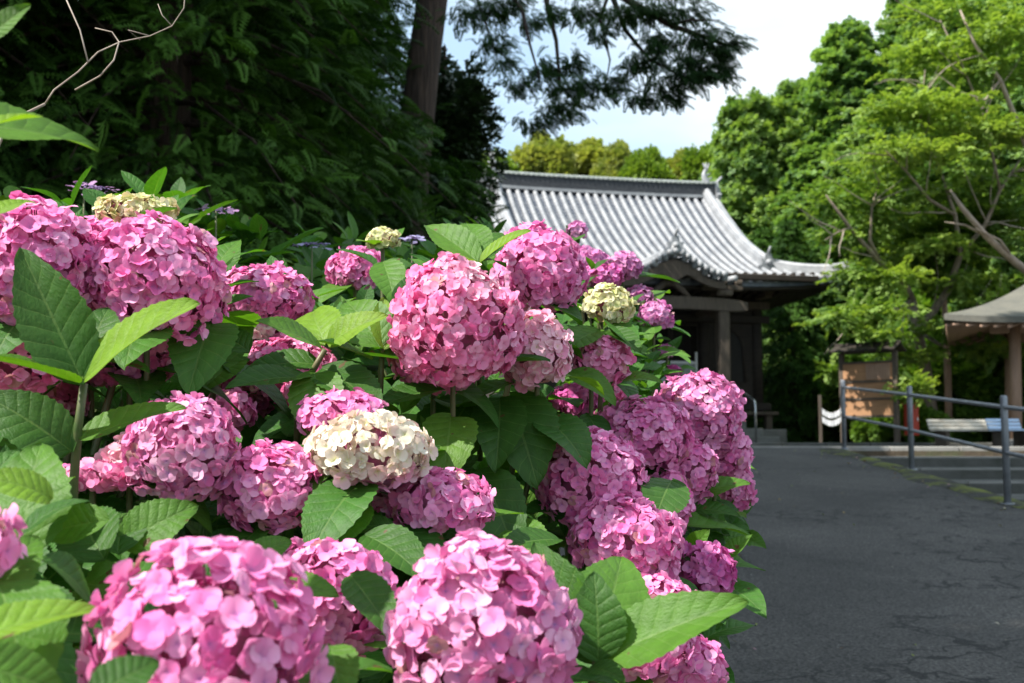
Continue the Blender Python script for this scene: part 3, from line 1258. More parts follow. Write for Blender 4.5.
for k in range(4):
    b = MB()
    b.grid(lambda u, v: proof((k + min(u, 0.9999)) / 4, v), 14, 10)
    b.grid(lambda u, v: (proof((k + min(u, 0.9999)) / 4, 0)[0], proof((k + min(u, 0.9999)) / 4, 0)[1], proof((k + min(u, 0.9999)) / 4, 0)[2] - v * 0.10), 14, 1)
    b.build('roof', M_COPPER, pv)
b = MB()
for k in range(4):
    for j in range(20):
        w = (j + .5) / 20
        p0 = Vector(proof((k + w) / 4, 0)) * 1.0
        p1 = Vector(proof((k + w) / 4, 0.5))
        p0 = Vector((p0.x * .985, p0.y * .985, p0.z - 0.17))
        p1 = Vector((p1.x, p1.y, 2.2))
        b.tube([p0, p1], 0.03, 4)
b.build('rafters', M_WOODP, pv)
b = MB()
b.box((0, 0, 3.46), (0.3, 0.3, 0.12), ch=0.02)
b.tube([(0, 0, 3.5), (0, 0, 3.62), (0, 0, 3.75)], [0.12, 0.13, 0.01], 10)
b.build('finial', M_COPPER, pv)
# stone basin under it
bs = thing('water_basin', 'stone water basin under the pavilion roof at the right edge', 'basin', (9.87, 19.2, ZP), R(-22))
b = MB()
b.box((0, 0, 0.32), (1.1, 0.6, 0.64), ch=0.04)
b.build('stone_block', M_STONE, bs)
b = MB()
b.box((0, 0, 0.645), (0.9, 0.42, 0.02))
b.build('water', mat('dark_water', (0.02, 0.03, 0.03), 0.05), bs)


# ------------------------------------------------------------------ trees
def tmpl_cypress():
    """flat drooping spray of scale foliage, length 1 along Y"""
    V = []
    F = []

    def blade(p, d, l, w, z0, z1):
        px, py = -d[1], d[0]
        k = len(V)
        V.extend([(p[0] - px * w * .35, p[1] - py * w * .35, z0), (p[0] + d[0] * l * .55 + px * w * .5, p[1] + d[1] * l * .55 + py * w * .5, (z0 + z1) / 2),
                  (p[0] + d[0] * l, p[1] + d[1] * l, z1), (p[0] + d[0] * l * .5 - px * w * .5, p[1] + d[1] * l * .5 - py * w * .5, (z0 + z1) / 2)])
        F.append((k, k + 1, k + 2, k + 3))
    for j in range(7):
        t = 0.08 + j * 0.13
        zt = -0.32 * t * t
        ln = 0.46 * (1 - 0.62 * t)
        for s in (-1, 1):
            a = R(44 - 10 * t)
            d = (s * math.sin(a), math.cos(a))
            blade((0, t), d, ln, 0.085, zt, zt - 0.14 * ln - 0.03)
            q = (d[0] * ln * .45, t + d[1] * ln * .45)
            a2 = R(12)
            blade(q, (s * math.sin(a2), math.cos(a2)), ln * 0.5, 0.06, zt - 0.05, zt - 0.12)
            a3 = R(78)
            blade(q, (s * math.sin(a3), math.cos(a3)), ln * 0.42, 0.06, zt - 0.05, zt - 0.14)
    blade((0, 0.85), (0, 1), 0.22, 0.08, -0.25, -0.36)
    return np.array(V, float), np.array(F, int)


def tmpl_leafspray(n, w, l, seed, flat=0.25, spread=1.0):
    """a twig of n small pointed leaves round Y axis"""
    rr = random.Random(seed)
    V = []
    F = []
    for j in range(n):
        t = rr.uniform(0.0, 0.9)
        s = rr.choice((-1, 1))
        a = rr.uniform(25, 95) * s * spread
        d = Vector((math.sin(R(a)), math.cos(R(a)), rr.uniform(-flat, flat))).normalized()
        side = d.cross(Vector((rr.uniform(-.5, .5), rr.uniform(-.5, .5), 1))).normalized()
        p = Vector((rr.uniform(-.12, .12), t, rr.uniform(-flat, flat) * .6))
        ll = l * rr.uniform(.7, 1.2)
        ww = w * rr.uniform(.8, 1.2)
        k = len(V)
        V.extend([tuple(p), tuple(p + d * ll * .45 + side * ww * .5), tuple(p + d * ll), tuple(p + d * ll * .45 - side * ww * .5)])
        F.append((k, k + 1, k + 2, k + 3))
    return np.array(V, float), np.array(F, int)


T_CYP = tmpl_cypress()
T_LEAF = tmpl_leafspray(16, 0.30, 0.42, 1, 0.35)
T_MAPLE = tmpl_leafspray(22, 0.17, 0.26, 2, 0.10)
T_CAM = tmpl_leafspray(12, 0.22, 0.5, 5, 0.4)


def tube_np(pts, rad, n=7):
    b = MB()
    b.tube(pts, rad, n)
    return b


def crown_mesh(name, tmpl, pos, d, up, s, c0, c1, jit=0.18, tipcol=None, clump=0.22):
    X, Y, Z = frames(d, up, jit)
    V, F = scatter(tmpl[0], tmpl[1], pos, X, Y, Z, s)
    n, m = len(pos), len(tmpl[0])
    # colour of the leaves themselves: per clump + per spray + per leaf
    ph = RNG.uniform(0, 6, 3)
    cl = np.sin(pos[:, 0] * 2.1 + ph[0]) + np.sin(pos[:, 1] * 1.9 + ph[1]) + np.sin(pos[:, 2] * 2.6 + ph[2])
    w = np.clip(0.5 + clump * cl / 1.5 + RNG.normal(0, 0.22, n), 0, 1)
    w = np.repeat(w, m) + np.repeat(RNG.normal(0, 0.10, n * m // 4), 4)
    w = np.clip(w, 0, 1)[:, None]
    c = np.array(c0)[None] * (1 - w) + np.array(c1)[None] * w
    return np_mesh(name, V, F, c, smooth=False)


def conifer(h, r, z0, seed, nbr, per, fs, tmpl=T_CYP, c0=(0.02, 0.045, 0.012), c1=(0.055, 0.11, 0.025), m=M_NEEDLE, droop=0.35, pointy=0.8, rt=0.2, lean=0.0):
    """returns (trunk mesh builder, crown mesh)"""
    rr = np.random.default_rng(seed)
    tb = MB()
    tp = [(lean * h * (q / 10) + 0.04 * math.sin(q + seed), 0.04 * math.cos(q * 1.3 + seed), h * q / 10) for q in range(11)]
    tb.tube(tp, [rt * (1.25 if q == 0 else 1 - 0.9 * q / 10) + 0.015 for q in range(11)], 12)
    pos, dr, sc, upv = [], [], [], []
    for i in range(nbr):
        t = (i + rr.uniform(0, 1)) / nbr
        z = z0 + (h - z0) * t
        L_ = r * ((1 - t) ** pointy) * rr.uniform(0.65, 1.15) + 0.15
        a = i * 2.39996 + rr.uniform(-.3, .3)
        el = 0.25 + 0.5 * t - droop * rr.uniform(.5, 1)
        o = np.array([lean * z, 0, z])
        dv = np.array([math.cos(a), math.sin(a), 0])
        k = max(int(per * (0.35 + 0.65 * (L_ / r))), 4)
        u = rr.uniform(0.12, 1, k) ** 0.75
        side = np.array([-dv[1], dv[0], 0])
        wdt = 0.30 * L_ + 0.12
        sp = rr.normal(0, 0.5, k) * wdt * (1.1 - 0.6 * u)
        zz = L_ * (el * u - droop * 0.9 * u ** 2.2) + rr.normal(0, 0.07, k) * L_ * .6 - 0.12 * np.abs(sp)
        p = o[None] + dv[None] * (u * L_)[:, None] + side[None] * sp[:, None]
        p[:, 2] += zz
        pos.append(p)
        dd_ = dv[None] + side[None] * (sp / max(wdt, .1))[:, None] * 0.8
        dd_ = dd_ + np.array([0, 0, -0.25])[None]
        dr.append(dd_)
        upv.append(np.repeat(np.array([[0, 0, 1.0]]), k, 0) + 0.35 * dv[None])
        sc.append(fs * rr.uniform(0.7, 1.25, k))
        if L_ > 0.5:
            lp = [o + dv * L_ * q * .9 + np.array([0, 0, L_ * (el * q - droop * 0.9 * q ** 2.2)]) for q in (0, .35, .7, 1)]
            tb.tube([Vector(x) for x in lp], [0.025 * L_ * .5 + .006, 0.016, 0.010, 0.004], 5)
    pos = np.concatenate(pos)
    cm = crown_mesh('crown', tmpl, pos, np.concatenate(dr), np.concatenate(upv), np.concatenate(sc), c0, c1, 0.36)
    cm.materials.append(m)
    return tb, cm


def put_tree(name, label, cat, loc, trunk_me, crown_me, rz=0, s=1.0, group=None, bark=None):
    t = thing(name, label, cat, loc, rz, group)
    t.scale = (s, s, s)
    link('trunk', trunk_me, t)
    link('crown', crown_me, t)
    return t


def proto(builder_crown, bark):
    tb, cm = builder_crown
    me = bpy.data.meshes.new('trunk')
    me.from_pydata(tb.v, [], tb.f)
    me.polygons.foreach_set('use_smooth', tb.sm)
    me.materials.append(bark)
    return me, cm


# dark cypress wall on the left
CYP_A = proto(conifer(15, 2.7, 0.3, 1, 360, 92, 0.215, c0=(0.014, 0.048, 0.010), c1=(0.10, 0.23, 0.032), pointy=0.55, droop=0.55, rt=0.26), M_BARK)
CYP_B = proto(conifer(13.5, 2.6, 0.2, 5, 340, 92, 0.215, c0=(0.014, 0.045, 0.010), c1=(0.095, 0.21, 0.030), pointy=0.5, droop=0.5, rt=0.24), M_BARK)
GL = 'dark cypress trees behind the hydrangeas'
cyps = [
    ((-1.16, 10.6), 0.27, 1.1, 'B', 'young cypress in front of the foot of the big bare trunk'),
    ((-1.9, 11.3), 0.36, 3.1, 'A', 'small cypress left of the young one at the big bare trunk'),
    ((-3.6, 16.5), 1.0, 2.2, 'B', 'cypress far behind the big bare trunk closing the dark wall'),
    ((-2.75, 8.4), 1.00, 0.3, 'B', 'dark cypress with low drooping sprays, nearest behind the middle hydrangeas'),
    ((-4.9, 7.4), 1.00, 1.7, 'A', 'dark cypress behind the pink blooms at the left edge of the photo'),
    ((-4.3, 11.2), 1.05, 2.9, 'B', 'tall dark cypress deep in shade between the two nearest cypresses'),
    ((-3.2, 13.4), 1.0, 4.2, 'A', 'dark cypress just left of the big bare trunk'),
    ((-7.4, 10.8), 1.1, 5.1, 'A', 'dark cypress far back at the upper left corner'),
    ((-6.5, 15.2), 1.1, 0.9, 'B', 'shaded cypress hindmost in the dark row on the left'),
]
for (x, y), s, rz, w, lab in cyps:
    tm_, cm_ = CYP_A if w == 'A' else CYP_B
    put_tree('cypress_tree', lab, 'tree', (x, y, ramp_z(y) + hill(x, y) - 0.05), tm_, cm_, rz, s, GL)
# trees outside the left border that shade the road
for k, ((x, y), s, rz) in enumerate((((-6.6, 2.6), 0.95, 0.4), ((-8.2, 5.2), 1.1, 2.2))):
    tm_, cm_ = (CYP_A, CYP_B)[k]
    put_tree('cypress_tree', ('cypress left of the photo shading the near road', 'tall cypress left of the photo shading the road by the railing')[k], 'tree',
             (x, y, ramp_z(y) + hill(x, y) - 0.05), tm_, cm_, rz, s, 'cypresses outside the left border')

# big cypress with bare trunk and a limb reaching over the road
BT = thing('cypress_tree', 'big cypress with a bare brown trunk and a limb reaching over the temple roof', 'tree', (-1.35, 12.2, ramp_z(12.2)))
q0 = P(398, 330, 12.2)
p1, p2, p3 = P(412, 170, 12.2), P(424, 60, 12.2), P(436, -30, 12.2)
dirv = (p3 - p1).normalized()
base = Vector((p1.x - dirv.x * 4 - .05, 12.2, ramp_z(12.2) - 0.1))
b = MB()
pts = [base, q0, p1, p2, p3, p3 + dirv * 3, p3 + dirv * 7 + Vector((.2, .1, 0)), p3 + dirv * 10]
b.tube(pts, [0.30, 0.24, 0.20, 0.185, 0.175, 0.15, 0.09, 0.02], 16)
b.build('trunk', M_BARK, BT, True)
# upper crown, above the frame
rr = np.random.default_rng(9)
pos, dr = [], []
for i in range(90):
    t = i / 90
    o = np.array(p3 + dirv * (4.4 + 5.6 * t))
    a = i * 2.4
    if math.sin(a) < -0.3 and t < 0.35:
        continue
    L_ = 2.7 * (1 - t) ** .6 * rr.uniform(.7, 1.1)
    k = 55
    u = rr.uniform(.15, 1, k)
    dv = np.array([math.cos(a), math.sin(a), 0])
    sd_ = np.array([-dv[1], dv[0], 0])
    sp = rr.normal(0, .3, k) * (1.1 - .6 * u)
    p = o + dv * (u * L_)[:, None] + sd_ * sp[:, None]
    p[:, 2] += .15 * u * L_ - .4 * u ** 2 * L_ + rr.normal(0, .08, k)
    pos.append(p)
    dr.append(np.repeat((dv + [0, 0, -.3])[None], k, 0))
pos = np.concatenate(pos)
dr = np.concatenate(dr)
me = crown_mesh('crown', T_CYP, pos, dr, np.repeat([[0, 0, 1.0]], len(pos), 0), 0.36 * rr.uniform(.7, 1.2, len(pos)), (0.012, 0.03, 0.01), (0.04, 0.09, 0.02))
link('crown', me, BT, M_NEEDLE, True)
# overhanging limb
limbs = [
    ([(442, -95, 12.1), (480, -70, 11.6), (540, -40, 11.0), (610, -10, 10.4), (670, 25, 9.9), (735, 48, 9.5)], 0.075),
    ([(480, -70, 11.6), (500, -20, 11.2), (522, 10, 10.8), (530, 45, 10.6), (540, 80, 10.4)], 0.035),
    ([(540, -40, 11.0), (548, 10, 10.8), (556, 40, 10.6), (560, 85, 10.4), (580, 108, 10.3)], 0.035),
    ([(610, -10, 10.4), (625, 30, 10.3), (650, 60, 10.0), (690, 80, 9.8)], 0.03),
    ([(610, -10, 10.4), (600, 20, 10.3), (610, 60, 10.2), (605, 90, 10.1)], 0.02),
    ([(670, 25, 9.9), (690, 20, 9.7), (720, 20, 9.5)], 0.02),
    ([(480, -70, 11.6), (470, -20, 11.2), (485, 20, 11.0), (495, 55, 10.9)], 0.025),
    ([(540, -40, 11.0), (590, -30, 10.6), (650, -20, 10.2), (700, -5, 9.9)], 0.03),
]
b = MB()
for pts, r0 in limbs:
    w = [P(*p) for p in pts]
    b.tube(w, [r0 * (1 - 0.8 * k / (len(w) - 1)) for k in range(len(w))], 7)
lo = b.build('limb', M_BARK, BT, True)
clumps = [(470, 12, 26, 14, 11), (498, 8, 22, 16, 11), (493, 42, 20, 16, 10.9), (505, 62, 12, 12, 10.8), (520, 84, 18, 12, 10.4), (560, 108, 34, 12, 10.3), (538, 122, 22, 8, 10.4),
          (572, 88, 30, 15, 10.3), (545, 70, 20, 18, 10.5), (605, 82, 26, 16, 10.1), (640, 62, 24, 16, 10), (665, 84, 28, 14, 9.8), (695, 66, 34, 20, 9.6),
          (722, 44, 26, 14, 9.5), (700, 34, 30, 12, 9.6), (655, 40, 20, 16, 9.9), (650, 8, 30, 12, 9.9), (625, 12, 30, 10, 10.1), (600, 30, 14, 12, 10.2), (585, 10, 26, 12, 10.4),
          (685, 12, 26, 10, 9.8), (575, 60, 14, 14, 10.4), (670, 98, 16, 8, 9.8), (640, 96, 18, 8, 9.9), (724, 68, 14, 14, 9.5), (530, 22, 14, 12, 10.9), (515, 0, 16, 10, 11), (550, 12, 12, 10, 10.7), (590, -22, 40, 12, 10.5), (680, -14, 40, 10, 10)]
pos, dr = [], []
for cx, cy, rx, ry, d in clumps:
    k = int(rx * ry * 0.42) + 12
    c = np.array(P(cx, cy, d))
    e = rr.normal(0, 0.43, (k, 3))
    e = e * np.array([rx, rx * 0.9, ry]) * d / FPX
    pos.append(c[None] + e)
    dv = e / (rx * d / FPX)
    dv[:, 2] = -0.35
    dv[:, 0] += 0.45
    dr.append(dv)
pos = np.concatenate(pos)
dr = np.concatenate(dr)
me = crown_mesh('limb_foliage', T_CYP, pos, dr, np.repeat([[0.0, -0.2, 1.0]], len(pos), 0), 0.10 * rr.uniform(.6, 1.4, len(pos)), (0.016, 0.045, 0.014), (0.05, 0.12, 0.025), 0.3)
link('limb_foliage', me, BT, M_NEEDLE, True)


def blob_crown(name, c, rad, n, tmpl, s, c0, c1, m, seed, nsub=14, hollow=0.45, up=(0, 0, 1), clump=0.22, flat=1.0):
    """crown made of sub-clumps spread through an ellipsoid"""
    rr = np.random.default_rng(seed)
    rad = np.array(rad)
    cen = norm(rr.normal(0, 1, (nsub, 3))) * (rr.uniform(hollow, .85, nsub))[:, None]
    cr = rr.uniform(.22, .42, nsub)
    per = n // nsub
    pos, dr = [], []
    for k in range(nsub):
        e = norm(rr.normal(0, 1, (per, 3))) * (rr.uniform(0.25, 1, per) ** .5)[:, None]
        e[:, 2] *= flat
        pos.append((cen[k] + e * cr[k]) * rad + c)
        dr.append(e + cen[k] * .7 + [0, 0, -.1])
    pos = np.concatenate(pos)
    dr = np.concatenate(dr)
    me = crown_mesh(name, tmpl, pos, dr, dr * .6 + np.array(up)[None], s * rr.uniform(.7, 1.3, len(pos)), c0, c1, 0.25, clump=clump)
    me.materials.append(m)
    return me, cen * rad + c


# dark broadleaf evergreen next to the trunk
EV = thing('camellia_tree', 'dark small-leaved evergreen tree between the bare trunk and the temple roof', 'tree', (-0.75, 13.2, ramp_z(13.2)))
ec = np.array(P(444, 150, 13.2))
tb = MB()
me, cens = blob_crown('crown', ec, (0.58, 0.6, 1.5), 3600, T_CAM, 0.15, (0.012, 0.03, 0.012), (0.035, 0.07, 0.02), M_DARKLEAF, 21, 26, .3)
tb.tube([(-0.75, 13.2, 1.0), (-.72, 13.2, 2.4), tuple(ec), tuple(ec + [0, 0, 1.3])], [.09, .07, .05, .02], 8)
for c in cens:
    tb.tube([(ec[0] * .9 + c[0] * .1, 13.2, c[2] - .5), tuple(c)], [.025, .008], 5)
tb.build('trunk', M_BARK, EV, True)
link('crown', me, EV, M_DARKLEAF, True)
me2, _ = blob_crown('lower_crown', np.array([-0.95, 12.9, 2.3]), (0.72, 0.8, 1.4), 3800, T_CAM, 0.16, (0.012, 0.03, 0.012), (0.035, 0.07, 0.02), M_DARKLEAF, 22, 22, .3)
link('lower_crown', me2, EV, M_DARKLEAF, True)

#SHADE
# sunlit forest slope on the right and behind the temple
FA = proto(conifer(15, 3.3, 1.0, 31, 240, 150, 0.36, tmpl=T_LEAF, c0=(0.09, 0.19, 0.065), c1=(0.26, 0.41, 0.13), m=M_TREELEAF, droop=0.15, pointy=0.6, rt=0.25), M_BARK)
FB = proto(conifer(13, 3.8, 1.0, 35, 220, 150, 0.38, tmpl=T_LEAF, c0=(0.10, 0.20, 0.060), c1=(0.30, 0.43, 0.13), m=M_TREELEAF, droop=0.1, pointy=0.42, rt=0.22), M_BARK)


def proto_round(h, r, seed, c0, c1, n=9000, s=0.55, nsub=30):
    me, cens = blob_crown('crown', np.array([0, 0, h * .64]), (r, r, h * .40), n, T_LEAF, s, c0, c1, M_TREELEAF, seed, nsub, .4)
    tb = MB()
    tb.tube([(0, 0, 0), (0.1, 0, h * .3), (0, .1, h * .6), (0, 0, h * .85)], [.22, .17, .1, .03], 9)
    for c in cens[:16]:
        tb.tube([(0, 0, h * .3), tuple(c * .55 + np.array([0, 0, h * .2])), tuple(c)], [.07, .05, .015], 5)
    return proto((tb, me), M_BARK2)


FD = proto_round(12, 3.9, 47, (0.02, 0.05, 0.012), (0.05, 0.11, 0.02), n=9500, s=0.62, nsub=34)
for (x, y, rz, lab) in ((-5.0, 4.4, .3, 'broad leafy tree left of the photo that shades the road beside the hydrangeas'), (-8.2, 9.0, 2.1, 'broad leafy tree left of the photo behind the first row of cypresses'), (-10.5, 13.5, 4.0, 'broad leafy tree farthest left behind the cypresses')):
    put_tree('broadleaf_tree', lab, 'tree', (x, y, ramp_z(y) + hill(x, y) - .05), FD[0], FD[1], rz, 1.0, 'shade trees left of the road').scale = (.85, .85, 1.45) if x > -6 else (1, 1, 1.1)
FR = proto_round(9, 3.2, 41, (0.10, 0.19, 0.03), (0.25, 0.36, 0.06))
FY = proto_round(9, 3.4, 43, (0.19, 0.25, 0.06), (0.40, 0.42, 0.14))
GR = 'trees on the wooded slope behind the temple'


def gz(x, y):
    return (ramp_z(y) + hill(x, y)) - 0.15


def place_px(px_top, py_top, d, pr, ph, rz, lab, name, cat='tree', sxy=None, group=GR):
    """tree whose top shows at the pixel, standing on the ground at distance d"""
    top = P(px_top, py_top, d)
    z = gz(top.x, d)
    s = (top.z - z) / ph
    t = put_tree(name, lab, cat, (top.x, d, z), pr[0], pr[1], rz, s, group)
    if sxy:
        t.scale = (s * sxy, s * sxy, s)
    return t


forest = [
    (845, 28, 33, FA, 15, 'tall pointed green tree whose tip stands alone against the sky right of the temple ridge', 'broadleaf_tree', 1.0),
    (757, 108, 34, FB, 13, 'rounded green tree rising just behind the right end of the temple ridge', 'broadleaf_tree', 0.85),
    (805, 92, 36, FB, 13, 'green tree between the pointed tree and the one at the ridge end', 'broadleaf_tree', 0.9),
    (918, -30, 34, FA, 15, 'tall green tree reaching out of the frame right of the pointed tree', 'broadleaf_tree', 0.9),
    (985, -70, 31, FB, 13, 'tall green tree filling the upper right corner', 'broadleaf_tree', 0.8),
    (1060, -60, 28, FA, 15, 'green tree at the right border high above the pavilion', 'broadleaf_tree', 0.9),
    (820, 150, 30, FA, 15, 'lower green tree right behind the right slope of the temple roof', 'broadleaf_tree', 1.3),
    (880, 130, 27.5, FB, 13, 'mid green tree in front of the slope above the signboard', 'broadleaf_tree', 0.95),
    (945, 120, 26.5, FA, 15, 'mid green tree behind the maple', 'broadleaf_tree', 1.2),
    (1010, 130, 25, FB, 13, 'mid green tree behind the pavilion roof', 'broadleaf_tree', 0.95),
    (538, 146, 62, FY, 9, 'distant yellowish round tree just above the left end of the temple ridge', 'broadleaf_tree', 0.8),
    (590, 149, 64, FY, 9, 'distant yellow-brown tree above the middle of the ridge', 'broadleaf_tree', 1.2),
    (622, 152, 60, FY, 9, 'distant ochre tree left of the small green one on the skyline', 'broadleaf_tree', 0.7),
    (648, 152, 58, FR, 9, 'distant small green tree on the skyline above the ridge', 'broadleaf_tree', 0.7),
    (682, 158, 60, FY, 9, 'distant pale green tree near the right end of the ridge', 'broadleaf_tree', 0.9),
    (716, 150, 52, FR, 9, 'green tree behind the ridge finial', 'broadleaf_tree', 0.8),
    (490, 160, 60, FR, 9, 'distant green tree half hidden by the dark evergreen', 'broadleaf_tree', 0.8),
]
for i, (a, b_, d, pr, ph, lab, nm, sxy) in enumerate(forest):
    place_px(a, b_, d, pr, ph, i * 1.37, lab, nm, sxy=sxy)

# dark cypresses beside and behind the temple
for i, (px, d, s, lab) in enumerate(((795, 26.8, .42, 'shaded cypress directly right of the temple wall'), (832, 27.5, .40, 'shaded cypress in the dark gap left of the signboard'), (768, 30, .45, 'shaded cypress hidden low behind the temple corner'), (862, 28.5, .36, 'shaded cypress behind the signboard roof'))):
    q = P(px, 438, d)
    pr = CYP_A if i % 2 else CYP_B
    put_tree('cypress_tree', lab, 'tree', (q.x, d, gz(q.x, d)), pr[0], pr[1], i * 1.9, s, 'shaded cypresses right of the temple')

# shrubs along the far edge of the plaza
SHB, _ = blob_crown('crown', np.array([0, 0, .62]), (.8, .7, .62), 3400, T_LEAF, 0.20, (0.09, 0.19, 0.03), (0.24, 0.38, 0.06), M_TREELEAF, 51, 18, .3)
tb = MB()
for k in range(7):
    a = k * 0.9
    tb.tube([(0, 0, 0), (.25 * math.cos(a), .25 * math.sin(a), .5), (.5 * math.cos(a), .5 * math.sin(a), .95)], [.03, .02, .006], 5)
sm_ = proto((tb, SHB), M_BARK2)[0]
shr = [(893, 24.5, 1.9, 'leafy shrub behind the gap between signboard and red cabinet'), (935, 23.5, 1.7, 'rounded sunlit shrub right of the red cabinet'),
       (975, 23, 1.8, 'rounded sunlit shrub behind the white bench'), (1012, 22.5, 1.8, 'sunlit shrub behind the pavilion post'), (918, 26, 2.6, 'tall shrub behind the maple trunk'),
       (962, 26.5, 2.7, 'tall shrub behind the bench at the foot of the slope'), (1005, 26, 2.9, 'tall shrub behind the pavilion'), (872, 21.0, 0.55, 'low bright plant at the feet of the signboard'),
       (925, 20.2, 0.6, 'low yellow-green plant left end of the white bench'), (1045, 23, 2.2, 'shrub behind the pavilion right of its front post')]
for i, (px, d, s, lab) in enumerate(shr):
    q = P(px, 438, d)
    t = thing('shrub', lab, 'shrub', (q.x, d, gz(q.x, d) + 0.1), i * 1.1, 'shrubs along the back of the plaza')
    t.scale = (s * .85, s * .85, s)
    link('stems', sm_, t)
    link('crown', SHB, t)

# Japanese maple: layered fine foliage on curving limbs
MT = thing('maple_tree', 'maple with long curved limbs and layered bright yellow-green leaves above the signboard', 'tree', at_plaza(925, 21.5))
mp_l = [
    ([(932, 418, 21.5), (926, 370, 21.5), (917, 330, 21.4), (912, 300, 21.2)], [.13, .11, .10, .085]),
    ([(912, 300, 21.2), (905, 285, 21), (880, 262, 20.5), (850, 228, 20), (826, 195, 19.6)], [.08, .07, .05, .035, .015]),
    ([(917, 330, 21.4), (930, 316, 21.3), (948, 290, 21), (960, 255, 20.6), (955, 215, 20.2), (940, 170, 20)], [.09, .08, .07, .055, .04, .02]),
    ([(912, 300, 21.2), (900, 310, 20.8), (885, 308, 20.4), (868, 312, 20), (848, 313, 19.8)], [.05, .045, .035, .025, .012]),
    ([(960, 255, 20.6), (985, 225, 20.2), (1000, 190, 20), (1020, 160, 20)], [.05, .04, .03, .015]),
    ([(955, 215, 20.2), (930, 200, 19.8), (905, 170, 19.5), (885, 150, 19.3)], [.035, .03, .02, .01]),
    ([(880, 262, 20.5), (870, 240, 20.2), (872, 205, 20), (880, 180, 20)], [.035, .03, .02, .01]),
    ([(850, 228, 20), (838, 232, 19.8), (825, 240, 19.6)], [.02, .015, .008]),
    ([(917, 330, 21.4), (940, 345, 21), (985, 330, 20.5), (1010, 320, 20.3)], [.05, .04, .03, .01]),
    ([(940, 170, 20), (920, 120, 19.8), (925, 70, 19.6)], [.02, .015, .008]),
    ([(1000, 190, 20), (985, 120, 19.8), (960, 60, 19.6), (940, 20, 19.5)], [.03, .025, .018, .01]),
]
b = MB()
for pts, rd in mp_l:
    b.tube([P(*p) for p in pts], rd, 7)
b.build('trunk', M_BARK2, MT, True)
mc = [(835, 200, 40, 9), (870, 180, 45, 9), (905, 150, 50, 10), (850, 235, 34, 8), (890, 215, 45, 9), (940, 195, 50, 10), (985, 180, 45, 10), (920, 105, 50, 12), (965, 130, 50, 12),
      (865, 310, 32, 8), (840, 318, 22, 7), (895, 275, 30, 8), (935, 245, 42, 9), (985, 240, 40, 9), (1010, 210, 40, 10), (860, 270, 30, 8), (930, 55, 45, 12), (985, 70, 45, 12), (905, 355, 26, 8),
      (950, 325, 36, 8), (1000, 300, 30, 8), (880, 335, 20, 6), (1015, 130, 36, 12), (955, 10, 45, 12), (895, 110, 30, 9), (838, 372, 14, 6), (985, 350, 30, 8), (1010, 30, 40, 12), (965, 280, 30, 7), (915, 385, 20, 6)]
pos, dr = [], []
rr = np.random.default_rng(77)
for cx, cy, rx, ry in mc:
    d = 20.2 + rr.uniform(-.9, 1.1) - (0.3 if cy > 300 else 0)
    k = int(rx * ry * .42) + 24
    e = rr.normal(0, .5, (k, 3)) * np.array([rx, rx * .9, ry * .9]) * d / FPX
    e[:, 2] -= 0.12 * (e[:, 0] ** 2 + e[:, 1] ** 2)
    pos.append(np.array(P(cx, cy, d))[None] + e)
    dv = e.copy() + rr.normal(0, .2, e.shape)
    dv[:, 2] = -.05
    dr.append(dv)
pos = np.concatenate(pos)
dr = np.concatenate(dr)
me = crown_mesh('crown', T_MAPLE, pos, dr, np.repeat([[0.0, 0.0, 1.0]], len(pos), 0), 0.27 * rr.uniform(.6, 1.4, len(pos)), (0.11, 0.22, 0.045), (0.34, 0.46, 0.11), 0.24)
link('crown', me, MT, M_TREELEAF, True)

# bare grey limb tree at right and two slim trunks
DT = thing('bare_tree', 'half bare tree with pale forked limbs slanting in at the right border', 'tree', at_plaza(1075, 21))
b = MB()
for pts, rd in [([(1085, 440, 21), (1070, 350, 20.8), (1045, 285, 20.4), (1015, 262, 20), (985, 235, 19.6), (962, 208, 19.3), (950, 190, 19.2)], [.16, .13, .10, .075, .06, .045, .02]),
                ([(985, 235, 19.6), (965, 225, 19.5), (945, 222, 19.3)], [.03, .02, .008]),
                ([(1015, 262, 20), (1000, 240, 19.6), (975, 228, 19.4)], [.03, .02, .01]),
                ([(1070, 350, 20.8), (1040, 180, 20), (1000, 80, 19.5), (975, 45, 19.3), (960, 10, 19.2)], [.09, .06, .04, .03, .015]),
                ([(1000, 80, 19.5), (985, 100, 19.3), (960, 92, 19.2), (935, 72, 19)], [.025, .02, .015, .006])]:
    b.tube([P(*p) for p in pts], rd, 7)
b.build('trunk', mat('pinkish_grey_bark', (0.40, 0.32, 0.26), 0.85, noise=(6, (0.26, 0.2, 0.16), .4, .7)), DT, True)
rt2 = random.Random(12)
for k in range(44):
    lp, lr = rt2.choice(mp_l[1:])
    q = rt2.randrange(1, len(lp))
    f = rt2.random()
    x, y, d = (lp[q - 1][m] * (1 - f) + lp[q][m] * f for m in range(3))
    a = math.atan2(lp[q][1] - lp[q - 1][1], lp[q][0] - lp[q - 1][0]) + rt2.choice((-.9, .9)) * rt2.uniform(.6, 1.2)
    ln = rt2.uniform(25, 75)
    pts = [(x, y, d)]
    for m in range(6):
        a += rt2.uniform(-.28, .28)
        pts.append((pts[-1][0] + math.cos(a) * ln / 6, pts[-1][1] + math.sin(a) * ln / 6, pts[-1][2] - .09))
    b = MB()
    b.tube([P(*p) for p in pts], [.017, .014, .012, .010, .007, .005, .003], 5)
    b.build('twig', M_TWIG, MT, True)
TT = thing('slim_tree', 'slim straight trunk with a light crown between the red cabinet and the pavilion', 'tree', at_plaza(949, 22.0))
b = MB()
b.tube([P(949, 424, 22), P(948, 380, 22), P(946, 330, 22), P(943, 285, 22), P(942, 240, 22)], [.075, .07, .065, .05, .02], 9)
b.build('trunk', M_WOODP, TT, True)
